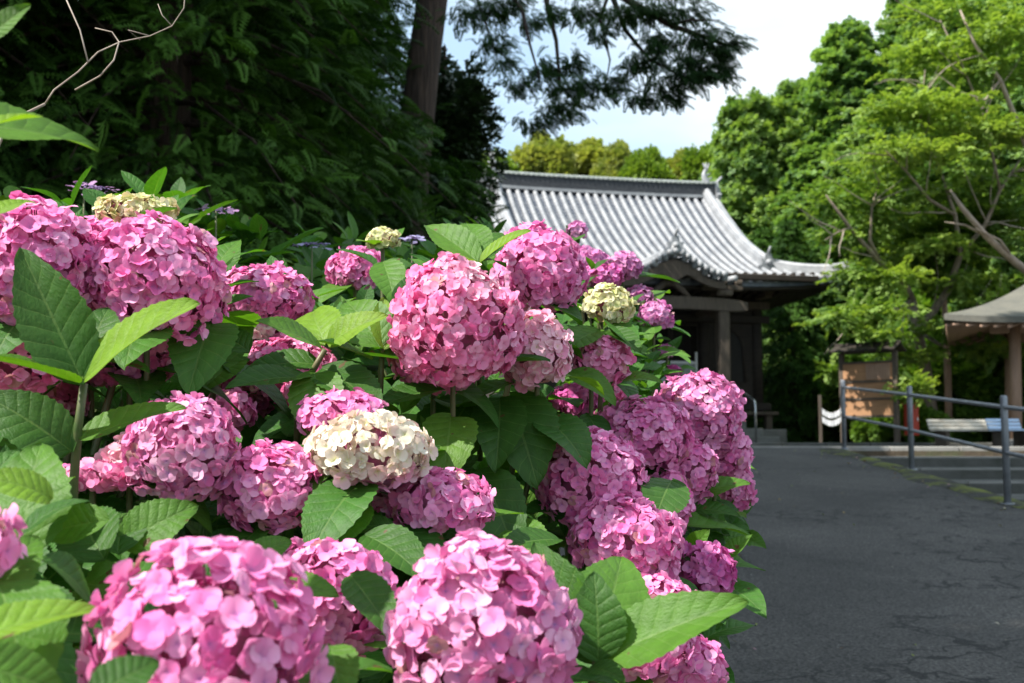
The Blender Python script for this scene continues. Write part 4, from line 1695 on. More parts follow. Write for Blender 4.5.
tc_, _ = blob_crown('crown', np.array(P(945, 250, 22)), (1.1, 1, .8), 1500, T_MAPLE, 0.4, (0.08, 0.16, 0.02), (0.2, 0.28, 0.04), M_TREELEAF, 52, 14, .3)
link('crown', tc_, TT, M_TREELEAF, True)

# ------------------------------------------------------------------ hydrangeas
exec_hyd = True


def petal_grid(nu, nv):
    """one rounded sepal along +Y, unit length"""
    V = []
    for j in range(nv + 1):
        t = 0.04 + 0.96 * (0.5 - 0.5 * math.cos(math.pi * j / nv))
        q = abs((t - 0.56) / (0.44 if t > .56 else 0.60))
        w = 0.54 * max(1 - q ** 2.2, 0.0) ** 0.5 + 0.02
        for i in range(nu + 1):
            s = i / nu * 2 - 1
            z = 0.16 * math.sin(t * 2.6) - 0.13 * t * t + 0.09 * s * s * t
            V.append((s * w, t - 0.03 * s * s, z, t))
    F = [(j * (nu + 1) + i, j * (nu + 1) + i + 1, (j + 1) * (nu + 1) + i + 1, (j + 1) * (nu + 1) + i) for j in range(nv) for i in range(nu)]
    return V, F


def floret(nu, nv):
    V, F, T, Q = [], [], [], []
    pv_, pf = petal_grid(nu, nv)
    for k in range(4):
        a = k * math.pi / 2
        ca, sa = math.cos(a), math.sin(a)
        n = len(V)
        lift = 0.05 if k % 2 else 0.0
        for (x, y, z, t) in pv_:
            V.append((x * ca - y * sa, x * sa + y * ca, z + lift * t))
            T.append(t)
            Q.append(k)
        F += [tuple(n + i for i in f) for f in pf]
    # centre bead
    n = len(V)
    for dx, dy, dz in ((.07, 0, .06), (0, .07, .06), (-.07, 0, .06), (0, -.07, .06)):
        V.append((dx, dy, dz))
        T.append(-1)
        Q.append(4)
    F.append((n, n + 1, n + 2, n + 3))
    return np.array(V), np.array(F), np.array(T, float), np.array(Q)


FL_HI, FL_MD, FL_LO = floret(4, 6), floret(2, 5), floret(2, 4)
PAL = {   # deep, mid, light petal colour and centre
    'pink': ((0.76, 0.14, 0.41), (0.84, 0.28, 0.55), (0.89, 0.48, 0.70), (0.55, 0.20, 0.50)),
    'rose': ((0.76, 0.13, 0.36), (0.84, 0.26, 0.49), (0.89, 0.47, 0.66), (0.68, 0.24, 0.40)),
    'magenta': ((0.58, 0.075, 0.32), (0.68, 0.15, 0.43), (0.78, 0.30, 0.57), (0.42, 0.15, 0.42)),
    'lilac': ((0.70, 0.16, 0.40), (0.80, 0.30, 0.54), (0.86, 0.52, 0.70), (0.48, 0.28, 0.60)),
    'pale': ((0.80, 0.30, 0.47), (0.85, 0.50, 0.60), (0.86, 0.70, 0.70), (0.76, 0.64, 0.42)),
    'cream': ((0.58, 0.62, 0.24), (0.74, 0.74, 0.42), (0.82, 0.80, 0.60), (0.50, 0.62, 0.15)),
    'ivory': ((0.80, 0.60, 0.56), (0.82, 0.77, 0.60), (0.84, 0.83, 0.70), (0.68, 0.74, 0.30)),
    'purple': ((0.56, 0.13, 0.38), (0.68, 0.25, 0.50), (0.76, 0.42, 0.63), (0.34, 0.18, 0.45)),
    'blueish': ((0.30, 0.26, 0.50), (0.42, 0.38, 0.60), (0.60, 0.58, 0.74), (0.3, 0.3, 0.5)),
}


def head_mesh(rad, axis, pal, hi, seed, fr=0.0145, cover=128, lump=0.07, second=None, dens=1.0):
    """mophead in local coords centred on 0: rad=(rx,ry,rz) metres, axis=up direction of the head"""
    rr = np.random.default_rng(seed)
    rad = np.array(rad)
    A = norm(np.array(axis, float))
    area = 4 * math.pi * (rad.mean() ** 2) * (1 - math.cos(R(cover))) / 2
    n = int(dens * area / (math.pi * (fr * 0.80) ** 2) * 1.55)
    k = np.arange(n) + .5
    cz = 1 - (1 - math.cos(R(cover))) * k / n
    ph = k * 2.39996323
    sz = np.sqrt(1 - cz ** 2)
    loc = np.stack([sz * np.cos(ph), sz * np.sin(ph), cz], 1)
    loc = norm(loc + rr.normal(0, 0.055, loc.shape))
    # rotate so local z -> A
    t1 = norm(np.cross(A, [0.3, 0.9, 0.1]))
    t2 = np.cross(A, t1)
    D = loc[:, 0:1] * t1 + loc[:, 1:2] * t2 + loc[:, 2:3] * A
    o = rr.uniform(0, 6, 6)
    l = 1 + lump * (np.sin(D[:, 0] * 3.3 + o[0]) + np.sin(D[:, 1] * 3.7 + o[1]) + np.sin(D[:, 2] * 3.5 + o[2])) / 1.6
    l += 0.5 * lump * (np.sin(D[:, 0] * 8.3 + o[3]) + np.sin(D[:, 1] * 7.7 + o[4]) + np.sin(D[:, 2] * 8.9 + o[5])) / 1.6
    l += rr.normal(-0.012, 0.042, n)
    pos = D * rad[None] * l[:, None]
    Nn = norm(D / rad[None])
    Zx = norm(Nn + rr.normal(0, 0.34, Nn.shape))
    rnd = rr.normal(0, 1, Nn.shape)
    X = norm(np.cross(Zx, rnd))
    Y = np.cross(Zx, X)
    s = fr * rr.uniform(0.80, 1.22, n)
    fv, ff, ft, fq = hi
    # per-floret closing (cup) variation
    V = pos[:, None, :] + s[:, None, None] * (fv[None, :, 0:1] * X[:, None, :] + fv[None, :, 1:2] * Y[:, None, :])
    cup = rr.normal(0.9, 1.3, n)[:, None]
    r2 = (fv[:, 0] ** 2 + fv[:, 1] ** 2)[None]
    pw = rr.normal(0, 0.22, (n, 5))[:, fq]
    V += (s[:, None] * (fv[None, :, 2] + 0.14 * cup * r2 + pw * r2))[:, :, None] * Zx[:, None, :]
    m = len(fv)
    F = (ff[None] + (np.arange(n) * m)[:, None, None]).reshape(-1, 4)
    p = PAL[pal]
    w = np.clip(rr.beta(2.2, 2.0, n), 0, 1)[:, None] + rr.normal(0, .09, (n, 5))[:, fq]
    w = np.clip(w + 0.12 * (ft[None] - 0.5), 0, 1)[:, :, None]
    a0, a1, a2, ac = (np.array(q) for q in p)
    C = np.where(w < .5, a0 * (1 - 2 * w) + a1 * 2 * w, a1 * (2 - 2 * w) + a2 * (2 * w - 1))
    if second is not None:
        nm, dirv_, amt = second
        q = PAL[nm]
        sw = np.clip((D @ norm(np.array(dirv_, float)) - amt) * 3.0 + rr.normal(0, .25, n), 0, 1)[:, None, None]
        C2 = np.array(q[0]) * (1 - w) + np.array(q[2]) * w
        C = C * (1 - sw) + C2 * sw
    old = (rr.random(n) < .025)[:, None, None]
    C = np.where(old, C * 0.35 + np.array([0.42, 0.27, 0.15]) * 0.65, C)
    ct = np.clip(1 - np.abs(ft) / .32, 0, 1)[None, :, None] * 0.75
    C = C * (1 - ct) + ac * ct
    C = np.where((ft < 0)[None, :, None], ac * 0.9, C)
    return np_mesh('flower_head', V.reshape(-1, 3), F, C.reshape(-1, 3)), pos, s


def pedicels(pos, rad, axis, seed):
    """thin stalks fanning from the stem to the florets + a loose inner ball"""
    b = MB()
    A = Vector(axis).normalized()
    base = -A * min(rad) * 0.75
    for i in range(0, len(pos), 3):
        p = Vector(pos[i]) * 0.97
        mid = base * 0.35 + p * 0.30
        b.tube([base, mid, p], [0.0016, 0.0013, 0.0009], 3, cap=False)
    return b


def ball(rad, f, seg=14):
    b = MB()
    b.grid(lambda u, v: (f * rad[0] * math.sin(math.pi * v) * math.cos(2 * math.pi * u), f * rad[1] * math.sin(math.pi * v) * math.sin(2 * math.pi * u), f * rad[2] * math.cos(math.pi * v)), seg, seg // 2)
    return b


M_PED = mat('pedicel', (0.34, 0.07, 0.17), 0.7, noise=(60, (0.14, 0.09, 0.07), 0.45, 0.65))


def leaf_np(L_, W_, curl=0.25, fold=0.25, wave=0.02, ns=14, seed=0, teeth=True):
    """serrate ovate leaf along +Y from origin, upper side +Z; returns V, F, uv"""
    rr = random.Random(seed)
    nu = 8
    nv = ns * 2 if teeth else ns
    V, U = [], []
    ph = rr.uniform(0, 6)
    tw = rr.uniform(-.12, .12)
    for j in range(nv + 1):
        t = j / nv
        w = 0.5 * W_ * (math.sin(math.pi * t ** 0.82)) ** 0.80 * (1.0 - 0.18 * t)
        if t > 0.9:
            w = 0.5 * W_ * 0.17 * (1 - (t - 0.9) / 0.1) ** 0.8 * 2.05
        w = max(w, 0.0008)
        if teeth and 0.12 < t < 0.97 and j % 2 == 0:
            w *= 0.935
        # droop along the length
        ang = curl * t
        y = L_ * (math.sin(ang) / curl if abs(curl) > 1e-3 else t)
        z = -L_ * ((1 - math.cos(ang)) / curl if abs(curl) > 1e-3 else 0)
        for i in range(nu + 1):
            s = i / nu * 2 - 1
            zz = z + fold * abs(s) * w + wave * L_ * math.sin(7 * t + ph + (2 if s > 0 else 0)) * abs(s) ** 1.5
            xx = s * w * math.cos(fold * .7) + tw * t * t * L_ * .5
            V.append((xx, y, zz))
            U.append((i / nu, t))
    F = [(j * (nu + 1) + i, j * (nu + 1) + i + 1, (j + 1) * (nu + 1) + i + 1, (j + 1) * (nu + 1) + i) for j in range(nv) for i in range(nu)]
    return np.array(V), np.array(F), np.array(U)


LEAVES = [leaf_np(1, 0.60, .5, .28, .022, 13, 1), leaf_np(1, 0.66, .9, .2, .03, 13, 2), leaf_np(1, 0.52, .25, .35, .02, 13, 3), leaf_np(1, 0.72, .7, .15, .03, 13, 4)]
LEAVES_LO = [leaf_np(1, w, c, f, .02, 6, k, False) for k, (w, c, f) in enumerate(((.60, .5, .28), (.66, .9, .2), (.52, .25, .3), (.7, .7, .15)))]


class Shrub:
    def __init__(s, root):
        s.root = root
        s.leaves = []      # (base, dir, up, length, variant, colour)
        s.nodes = []

    def leaf(s, base, d, up, ln, var, col=None, hero=False, pet=True):
        s.leaves.append((Vector(base), Vector(d).normalized(), Vector(up), ln, var, col, hero, pet))

    def finish(s, budget=90):
        L_ = s.leaves

        def score(l):
            c = l[0] + l[1] * l[3] * .5
            q = proj(c)
            if q is None or not (-40 < q[0] < 1060 and -40 < q[1] < 720):
                return 0
            return (10 if l[6] else 1) * l[3] / q[2]
        order = sorted(range(len(L_)), key=lambda i: -score(L_[i]))
        big = set(order[:budget])
        groups = {}
        for i, (base, d, up, ln, var, col, hero, pet) in enumerate(L_):
            x = d.cross(up)
            if x.length < .05:
                x = d.cross(Vector((1, 0, 0)))
            x.normalize()
            z = x.cross(d)
            if col is None:
                w = random.random()
                col = (0.036 + 0.075 * w * w, 0.100 + 0.125 * w, 0.016 + 0.010 * w)
            M_ = np.array([x, d, z])
            if i in big:
                v, f, u = LEAVES[var % 4]
                V = v @ M_ * ln + np.array(base)
                c = np.repeat([col], len(V), 0)
                me = np_mesh('leaf', V - np.array(base), f, c, u)
                o = link('leaf', me, s.root, M_LEAF, False)
                o.matrix_basis = Matrix.Translation(base - Vector(s.root.location))
            else:
                v, f, u = LEAVES_LO[var % 4]
                V = v @ M_ * ln + np.array(base)
                g = groups.setdefault(0, [[], [], [], [], 0])
                g[0].append(V)
                g[1].append(f + g[4])
                g[2].append(np.repeat([col], len(V), 0))
                g[3].append(u)
                g[4] += len(V)
        for g in groups.values():
            me = np_mesh('foliage', np.concatenate(g[0]), np.concatenate(g[1]), np.concatenate(g[2]), np.concatenate(g[3]))
            o = link('foliage', me, s.root, M_LEAF, True)
            o['kind'] = 'stuff'


def shoot(sh, p, axis, npair=2, size=0.13, stem=True, seed=0, spread=62, first=0.0, gap=0.05, tipleaf=True, hero=False, col=None):
    """decussate leaf pairs on a shoot whose tip is p"""
    rr = random.Random(seed)
    A = Vector(axis).normalized()
    t1 = A.orthogonal().normalized()
    t1.rotate(Matrix.Rotation(rr.uniform(0, 6.28), 3, A))
    t2 = A.cross(t1)
    for k in range(npair):
        c = p - A * (first + gap * k)
        sz = size * (0.62 + 0.38 * min(k, 1)) * rr.uniform(.85, 1.12) if tipleaf else size * rr.uniform(.85, 1.15)
        ax = t1 if k % 2 == 0 else t2
        sp = R((spread - 22 if (k == 0 and tipleaf) else spread + 8 * k) + rr.uniform(-10, 10))
        for s_ in (-1, 1):
            q = ax * s_
            q = (q + t1 * rr.uniform(-.2, .2) + t2 * rr.uniform(-.2, .2)).normalized()
            d = A * math.cos(sp) + q * math.sin(sp)
            up = A * math.sin(sp) - q * math.cos(sp) + Vector((0, 0, .5))
            sh.leaf(c + d * size * .12, d, up, sz, rr.randrange(4), col, hero)


# ---- shrubs: each thing has its root on the ground
roots = {
    'A': thing('hydrangea_shrub', 'near hydrangea shrub with huge pink mopheads at the left edge and lower left corner', 'shrub', (-0.75, 1.15, ramp_z(1.15) + .03)),
    'B': thing('hydrangea_shrub', 'hydrangea shrub in the middle with the largest pink ball and an ivory head', 'shrub', (-0.28, 1.85, ramp_z(1.85) + .03)),
    'C': thing('hydrangea_shrub', 'hydrangea shrub with pink heads leaning out over the left edge of the road', 'shrub', (0.12, 2.2, ramp_z(2.2) + .03)),
    'D': thing('hydrangea_shrub', 'hydrangea shrub with small purple heads in front of the temple roof', 'shrub', (0.42, 3.6, ramp_z(3.6) + .03)),
    'E': thing('lacecap_hydrangea', 'lacecap hydrangea with flat bluish flower heads in shade behind the pink ones', 'shrub', (-1.5, 4.2, ramp_z(4.2) + .03)),
}
SH = {k: Shrub(r) for k, r in roots.items()}
SHADE = Vector((0, 0, 1))

# (shrub, px, py, rx_px, ry_px, distance, palette, second palette)
heads = [
    # near left
    ('A', 36, 268, 66, 66, 1.36, 'pink', None), ('A', 150, 283, 74, 68, 1.42, 'pink', None), ('A', 8, 352, 62, 52, 1.38, 'rose', None), ('A', 96, 345, 52, 48, 1.50, 'pink', None),
    ('A', 94, 258, 48, 42, 1.46, 'pink', None), ('A', 132, 348, 50, 42, 1.50, 'pink', None), ('A', 52, 400, 36, 30, 1.52, 'rose', None), ('A', 215, 300, 14, 30, 1.5, 'pink', None),
    ('A', 136, 212, 41, 19, 1.50, 'cream', None),
    ('A', 182, 450, 56, 58, 1.34, 'lilac', None), ('A', 128, 462, 28, 30, 1.36, 'pale', None), ('A', 92, 478, 46, 20, 1.32, 'rose', None),
    ('A', 206, 646, 112, 108, 0.78, 'pink', None), ('A', -8, 545, 28, 44, 0.80, 'pink', None),
    # middle
    ('B', 456, 326, 68, 74, 1.55, 'rose', ('pale', (0.5, -.5, .9), .70)), ('B', 438, 352, 48, 48, 1.62, 'rose', None),  # first head: sunlight on its top right is put in as pale petals
    ('B', 540, 272, 50, 48, 1.78, 'pink', None), ('B', 522, 250, 28, 24, 1.85, 'pink', None),
    ('B', 536, 352, 38, 44, 1.66, 'pale', None),
    ('B', 262, 298, 50, 34, 1.9, 'pink', None), ('B', 262, 330, 28, 22, 1.90, 'rose', ('ivory', (-.3, -.6, -.5), .2)), ('B', 355, 270, 29, 24, 2.4, 'pink', None),
    ('B', 383, 240, 18, 14, 2.2, 'cream', None), ('B', 288, 372, 48, 38, 1.85, 'rose', None), ('B', 245, 388, 36, 36, 1.9, 'magenta', None),
    ('B', 342, 418, 50, 32, 1.46, 'pink', None), ('B', 370, 452, 62, 44, 1.38, 'ivory', ('pink', (.2, -.2, -1), .55)),
    ('B', 440, 503, 52, 38, 1.42, 'pink', None), ('B', 366, 488, 44, 32, 1.50, 'pink', None), ('B', 274, 490, 58, 46, 1.38, 'pink', None),
    ('B', 338, 600, 58, 62, 1.14, 'pink', None), ('B', 484, 628, 97, 92, 0.98, 'lilac', None), ('B', 300, 560, 26, 22, 1.3, 'pink', None),
    # right
    ('B', 318, 396, 38, 26, 1.72, 'rose', None), ('B', 226, 412, 30, 26, 1.75, 'pink', None), ('C', 720, 452, 32, 30, 2.15, 'pink', None), ('C', 668, 452, 32, 32, 2.0, 'pink', None), ('C', 556, 462, 30, 30, 1.82, 'pink', None), ('C', 590, 478, 62, 50, 1.70, 'pink', None), ('C', 640, 440, 52, 42, 1.95, 'pink', None), ('C', 698, 418, 46, 46, 2.1, 'lilac', None),
    ('C', 624, 540, 56, 48, 1.62, 'pink', None), ('C', 672, 505, 22, 36, 1.9, 'pink', None), ('C', 706, 572, 32, 32, 1.78, 'magenta', None), ('C', 660, 604, 38, 32, 1.55, 'pink', None),
    ('C', 732, 484, 22, 30, 2.25, 'pink', None), ('C', 640, 640, 62, 40, 1.30, 'pink', None), ('C', 600, 520, 30, 34, 1.72, 'pink', None), ('C', 690, 470, 30, 34, 2.0, 'pink', None), ('C', 684, 668, 46, 34, 1.32, 'pink', None), ('C', 640, 572, 42, 36, 1.7, 'pink', None),
    ('C', 598, 362, 32, 28, 1.9, 'rose', None), ('C', 616, 348, 16, 14, 2.0, 'pale', None), ('C', 608, 306, 27, 23, 1.95, 'cream', None), ('C', 575, 402, 32, 20, 2.1, 'magenta', None), ('C', 612, 388, 20, 20, 2.2, 'rose', None),
    # back right, purple
    ('D', 577, 231, 12, 12, 2.9, 'purple', None), ('D', 590, 264, 20, 18, 2.8, 'purple', None), ('D', 624, 268, 20, 17, 3.0, 'purple', None), ('D', 600, 278, 26, 16, 2.7, 'magenta', None), ('D', 655, 316, 18, 17, 2.9, 'purple', None),
    ('D', 640, 296, 14, 12, 3.0, 'purple', None), ('D', 666, 352, 10, 9, 3.0, 'purple', None), ('D', 674, 372, 10, 9, 3.0, 'magenta', None), ('D', 648, 300, 10, 9, 3.1, 'cream', None),
]
seedc = 100
stem_b = {k: MB() for k in SH}
for (sk, px, py, rx, ry, d, pal, sec) in heads:
    seedc += 1
    c = P(px, py, d)
    rxm, rzm = rx * d / FPX, ry * d / FPX
    view = (CAM - c).normalized()
    axis = Vector((view.x * .35 + random.uniform(-.15, .15), view.y * .35, 0.95))
    if sk == 'C':
        axis.x += .3
    hi = FL_HI if d < 1.1 else (FL_MD if d < 1.8 else FL_LO)
    fr = {'cream': 0.0085, 'purple': 0.010}.get(pal, 0.0106)
    if d < 1.0:
        fr = 0.0117
    depth = (rxm + rzm) * .5
    rad = (max(rxm - fr * .8, .015), max(depth - fr * .8, 0.02), max(rzm - fr * .8, 0.015))
    me, pos, _s = head_mesh(rad, axis, pal, hi, seedc, fr, 135 if rzm > .05 else 125, 0.075, sec, .72 if d < .9 else 1.0)
    ho = link('flower_head', me, SH[sk].root, M_PETAL)
    ho.matrix_basis = Matrix.Translation(c - Vector(SH[sk].root.location))
    if pal in ('cream', 'ivory'):
        ho['label'] = 'cream green flower head just opening' if pal == 'cream' else 'ivory white flower head turning pink'
    pb = pedicels(pos, rad, axis, seedc)
    bl = ball(rad, 0.62 if d < .9 else 0.80)
    pb.add(bl.v, bl.f, True)
    pb.build('pedicels', M_PED, ho)
    # stem down to the root
    A = axis.normalized()
    bot = c - A * rzm * .8
    rt = Vector(SH[sk].root.location)
    k1 = bot + Vector((0, 0, -.18)) + (rt - bot) * Vector((.10, .10, 0)).length * 0
    mid = Vector(((bot.x * .65 + rt.x * .35), (bot.y * .65 + rt.y * .35), (bot.z + rt.z) * .55))
    base = rt + Vector((random.uniform(-.12, .12), random.uniform(-.12, .12), -.05))
    sb_ = MB()
    sb_.tube([c, bot, bot + Vector((0, 0.01, -.1)), mid, base], [.0035, .004, .0045, .0065, .009], 7)
    sb_.build('stem', M_STEM, SH[sk].root, True)
    # leaves below the head
    if rzm > .03:
        rr_ = random.Random(seedc)
        shoot(SH[sk], bot + A * rzm * .15, A, 2, random.uniform(.105, .14) * (.62 if px > 690 else 1), seed=seedc, spread=84, gap=.06, tipleaf=False)
    else:
        shoot(SH[sk], bot, A, 2, .09, seed=seedc, spread=60, gap=.04, tipleaf=False)

# ---- fill shoots over the bush surface
HD = [(px, py, rx, ry, d, sk) for (sk, px, py, rx, ry, d, pal, sec) in heads]


def surf_depth(px, py):
    sw = 0
    sd_ = 0
    best = None
    for hx, hy, rx, ry, d, sk in HD:
        r2 = ((px - hx) ** 2 + (py - hy) ** 2) / (60 ** 2) + .05
        w = 1 / r2 ** 1.5
        sw += w
        sd_ += w * d
        if best is None or r2 < best[0]:
            best = (r2, sk)
    return sd_ / sw, best[1]


def inside_head(px, py, k=0.75):
    return any(((px - hx) / (rx * k)) ** 2 + ((py - hy) / (ry * k)) ** 2 < 1 for hx, hy, rx, ry, d, sk in HD)


def top_y(px):
    T = [(-40, 215), (60, 225), (200, 235), (240, 272), (330, 272), (430, 262), (480, 250), (560, 262), (600, 285), (640, 310), (665, 370), (690, 395), (735, 455), (745, 500), (735, 560), (722, 690)]
    for (a, ya), (b__, yb) in zip(T, T[1:]):
        if a <= px <= b__:
            return ya + (yb - ya) * (px - a) / (b__ - a)
    return 900


rs = random.Random(5)
cnt = 0
while cnt < 480:
    px, py = rs.uniform(-60, 745), rs.uniform(215, 760)
    xr = 745 - max(0, (py - 520)) * 0.16
    if py < top_y(px) + 12 or px > xr - 12:
        continue
    d, sk = surf_depth(px, py)
    layer = rs.random()
    if inside_head(px, py) and layer < .75:
        continue
    off = 0.09 + (rs.random() ** 1.4) * .42
    p = P(px, py, d + off)
    if sk == 'D' and py > 390:
        sk = 'C'
    v = (CAM - p).normalized()
    ax = Vector((v.x * .55 + rs.uniform(-.4, .4), v.y * .55 + rs.uniform(-.3, .3), 0.8))
    shoot(SH[sk], p, ax, 2, rs.uniform(.09, .13), seed=rs.randrange(10 ** 6), spread=66, gap=.045)
    cnt += 1
    if cnt % 3 == 0:
        rt = Vector(SH[sk].root.location)
        mid = Vector(((p.x * .65 + rt.x * .35), (p.y * .65 + rt.y * .35), (p.z + rt.z) * .55))
        stem_b[sk].tube([p, p - ax.normalized() * .12, mid, rt + Vector((rs.uniform(-.15, .15), rs.uniform(-.15, .15), 0))], [.003, .004, .006, .009], 6)
# background leafy mass of D and E
for k in range(90):
    px, py, d = rs.uniform(560, 662), 0, rs.uniform(2.5, 3.4)
    py = rs.uniform(max(270, 262 + (px - 580) * .9), 440)
    p = P(px, py, d)
    shoot(SH['D'], p, Vector((rs.uniform(-.3, .3), -.35, .9)), 2, rs.uniform(.06, .09), seed=k + 900, spread=60, gap=.04)
for k in range(150):
    px, d = rs.uniform(170, 500), rs.uniform(3.0, 4.6)
    py = rs.uniform(238 + 10 * math.sin(px * .05), 330)
    if k < 12:
        px, py, d = rs.uniform(190, 262), rs.uniform(222, 250), 3.0
    p = P(px, py, d)
    shoot(SH['E'], p, Vector((rs.uniform(-.3, .3), -.35, .9)), 2, rs.uniform(.12, .17), seed=k + 1900, spread=60, gap=.05)
for k in range(50):
    px, d = rs.uniform(-20, 200), rs.uniform(2.2, 3.4)
    p = P(px, rs.uniform(205, 300), d)
    shoot(SH['E'], p, Vector((rs.uniform(-.3, .3), -.35, .9)), 2, rs.uniform(.12, .17), seed=k + 2900, spread=60, gap=.05)


# ---- hero leaves, from the photograph: base pixel, tip pixel, distances, width hint
def hero(sk, b0, b1, d0, d1, up=(0, -.6, .8), var=0, col=None, wscale=1.0):
    p0, p1 = P(b0[0], b0[1], d0), P(b1[0], b1[1], d1)
    v = p1 - p0
    SH[sk].leaf(p0, v, Vector(up), v.length * 1.04, var, col, True)


YG = (0.16, 0.29, 0.025)
MG = (0.080, 0.190, 0.020)
DG = (0.042, 0.118, 0.016)
# spray at left (80,340)
hero('A', (84, 385), (20, 248), 1.16, 1.14, (.3, -1, .2), 2, DG)
hero('A', (82, 376), (104, 292), 1.17, 1.20, (0, -1, .3), 3, DG)
hero('A', (84, 380), (180, 293), 1.16, 1.10, (.35, -.5, .6), 2, YG)
hero('A', (80, 385), (-12, 346), 1.16, 1.08, (-.1, -.35, .9), 2, MG)
hero('A', (82, 376), (66, 310), 1.17, 1.16, (0, -.9, .4), 1, MG)
hero('A', (80, 440), (178, 398), 1.18, 1.20, (.1, -.5, .9), 2, MG)
hero('A', (72, 452), (-10, 385), 1.18, 1.12, (-.1, -.8, .6), 1, DG)
# upper left corner
hero('A', (-60, 128), (99, 114), .84, .93, (.1, -.75, .65), 0, (0.09, 0.20, 0.025))
hero('A', (-30, 132), (38, 108), .80, .84, (0, -.4, .9), 2, YG)
hero('A', (-14, 40), (26, 2), .85, .85, (.3, -.8, .4), 2, MG)
hero('A', (-10, 215), (32, 186), .95, .98, (0, -.5, .9), 3, YG)
# left mid / lower, blurred
hero('A', (22, 560), (30, 425), .95, .98, (0, -1, .3), 3, MG)
hero('A', (52, 500), (-6, 462), .9, .86, (0, -.7, .7), 1, YG)
hero('A', (105, 560), (60, 490), 1.05, 1.1, (0, -.9, .5), 1, DG)
hero('A', (120, 545), (190, 500), 1.12, 1.12, (.2, -.9, .5), 3, MG)
hero('A', (118, 555), (120, 490), 1.10, 1.16, (0, -.8, .6), 3, DG)
hero('A', (-35, 640), (92, 598), .72, .76, (0, -.5, .85), 2, YG)
hero('A', (-20, 600), (40, 520), .8, .84, (.1, -.9, .4), 3, MG)
hero('A', (40, 560), (125, 590), .88, .92, (.1, -.4, .9), 1, DG)
hero('A', (-30, 665), (75, 683), .66, .68, (0, -.7, .7), 3, MG)
hero('A', (90, 700), (160, 650), .62, .64, (.1, -.8, .6), 3, DG)
hero('A', (110, 520), (30, 530), .98, .98, (0, -.8, .5), 0, MG)
# top centre spray (470,235)
hero('B', (478, 262), (426, 218), 1.60, 1.66, (-.1, -.6, .8), 2, MG)
hero('B', (476, 258), (468, 208), 1.62, 1.66, (0, -1, .3), 3, MG)
hero('B', (480, 262), (524, 226), 1.58, 1.54, (.1, -.6, .8), 2, YG)
hero('B', (477, 262), (492, 216), 1.62, 1.70, (0, -.9, .4), 0, DG)
hero('B', (474, 264), (448, 244), 1.56, 1.52, (0, -.5, .9), 1, YG)
hero('B', (480, 262), (506, 250), 1.62, 1.66, (0, -.5, .9), 1, DG)
# spray (330,310)
hero('B', (322, 350), (268, 310), 1.50, 1.44, (0, -.6, .8), 0, MG)
hero('B', (325, 345), (300, 285), 1.52, 1.58, (0, -.9, .4), 1, YG)
hero('B', (328, 345), (375, 305), 1.50, 1.46, (0, -.7, .6), 0, YG)
hero('B', (380, 348), (345, 283), 1.56, 1.60, (0, -.9, .4), 3, MG)
hero('B', (384, 350), (385, 295), 1.56, 1.6, (.3, -.9, .3), 2, YG)
hero('B', (372, 360), (322, 335), 1.52, 1.47, (0, -.4, .9), 2, DG)
hero('B', (318, 365), (242, 350), 1.54, 1.50, (0, -.6, .8), 1, DG)
hero('B', (310, 378), (232, 370), 1.50, 1.42, (0, -.5, .85), 0, DG)
hero('B', (315, 372), (318, 420), 1.5, 1.4, (0, -.9, .5), 1, MG)
hero('B', (322, 368), (378, 390), 1.52, 1.44, (0, -.5, .9), 3, DG)
hero('B', (445, 390), (378, 392), 1.56, 1.50, (0, -.4, .9), 0, DG)
hero('B', (250, 352), (205, 318), 1.55, 1.56, (0, -.7, .7), 1, DG)
hero('B', (240, 362), (196, 380), 1.55, 1.45, (0, -.5, .9), 0, MG)
hero('B', (383, 262), (396, 290), 2.1, 2.0, (0, -.7, .7), 0, MG)
hero('B', (384, 262), (420, 268), 2.15, 2.1, (0, -.4, .9), 0, DG)
# centre leaves below big ball
hero('B', (470, 400), (420, 470), 1.70, 1.56, (0, -.8, .5), 1, DG)
hero('B', (510, 395), (530, 455), 1.70, 1.55, (0, -.8, .5), 3, DG)
hero('B', (500, 398), (500, 450), 1.68, 1.55, (0, -.9, .4), 0, DG)
hero('B', (365, 505), (330, 540), 1.36, 1.28, (0, -.7, .7), 0, MG)
hero('B', (395, 530), (340, 512), 1.36, 1.34, (0, -.5, .9), 1, DG)
hero('B', (365, 535), (430, 560), 1.30, 1.22, (0, -.5, .85), 0, DG)
hero('B', (350, 575), (395, 628), 1.05, .98, (.2, -.7, .7), 2, DG)
hero('B', (250, 560), (292, 532), 1.18, 1.2, (0, -.8, .6), 3, MG)
hero('B', (262, 590), (330, 575), 1.0, .98, (0, -.5, .9), 3, MG)
hero('B', (330, 645), (345, 690), .85, .8, (.1, -.7, .7), 1, MG)
hero('B', (340, 475), (296, 480), 1.38, 1.36, (0, -.6, .8), 1, DG)
hero('B', (480, 470), (520, 545), 1.6, 1.5, (0, -.8, .5), 0, DG)
hero('B', (520, 520), (480, 470), 1.6, 1.62, (0, -.7, .7), 1, DG)
hero('B', (530, 560), (515, 500), 1.50, 1.56, (0, -.8, .6), 3, MG)
hero('B', (560, 540), (505, 535), 1.46, 1.40, (0, -.5, .9), 0, DG)
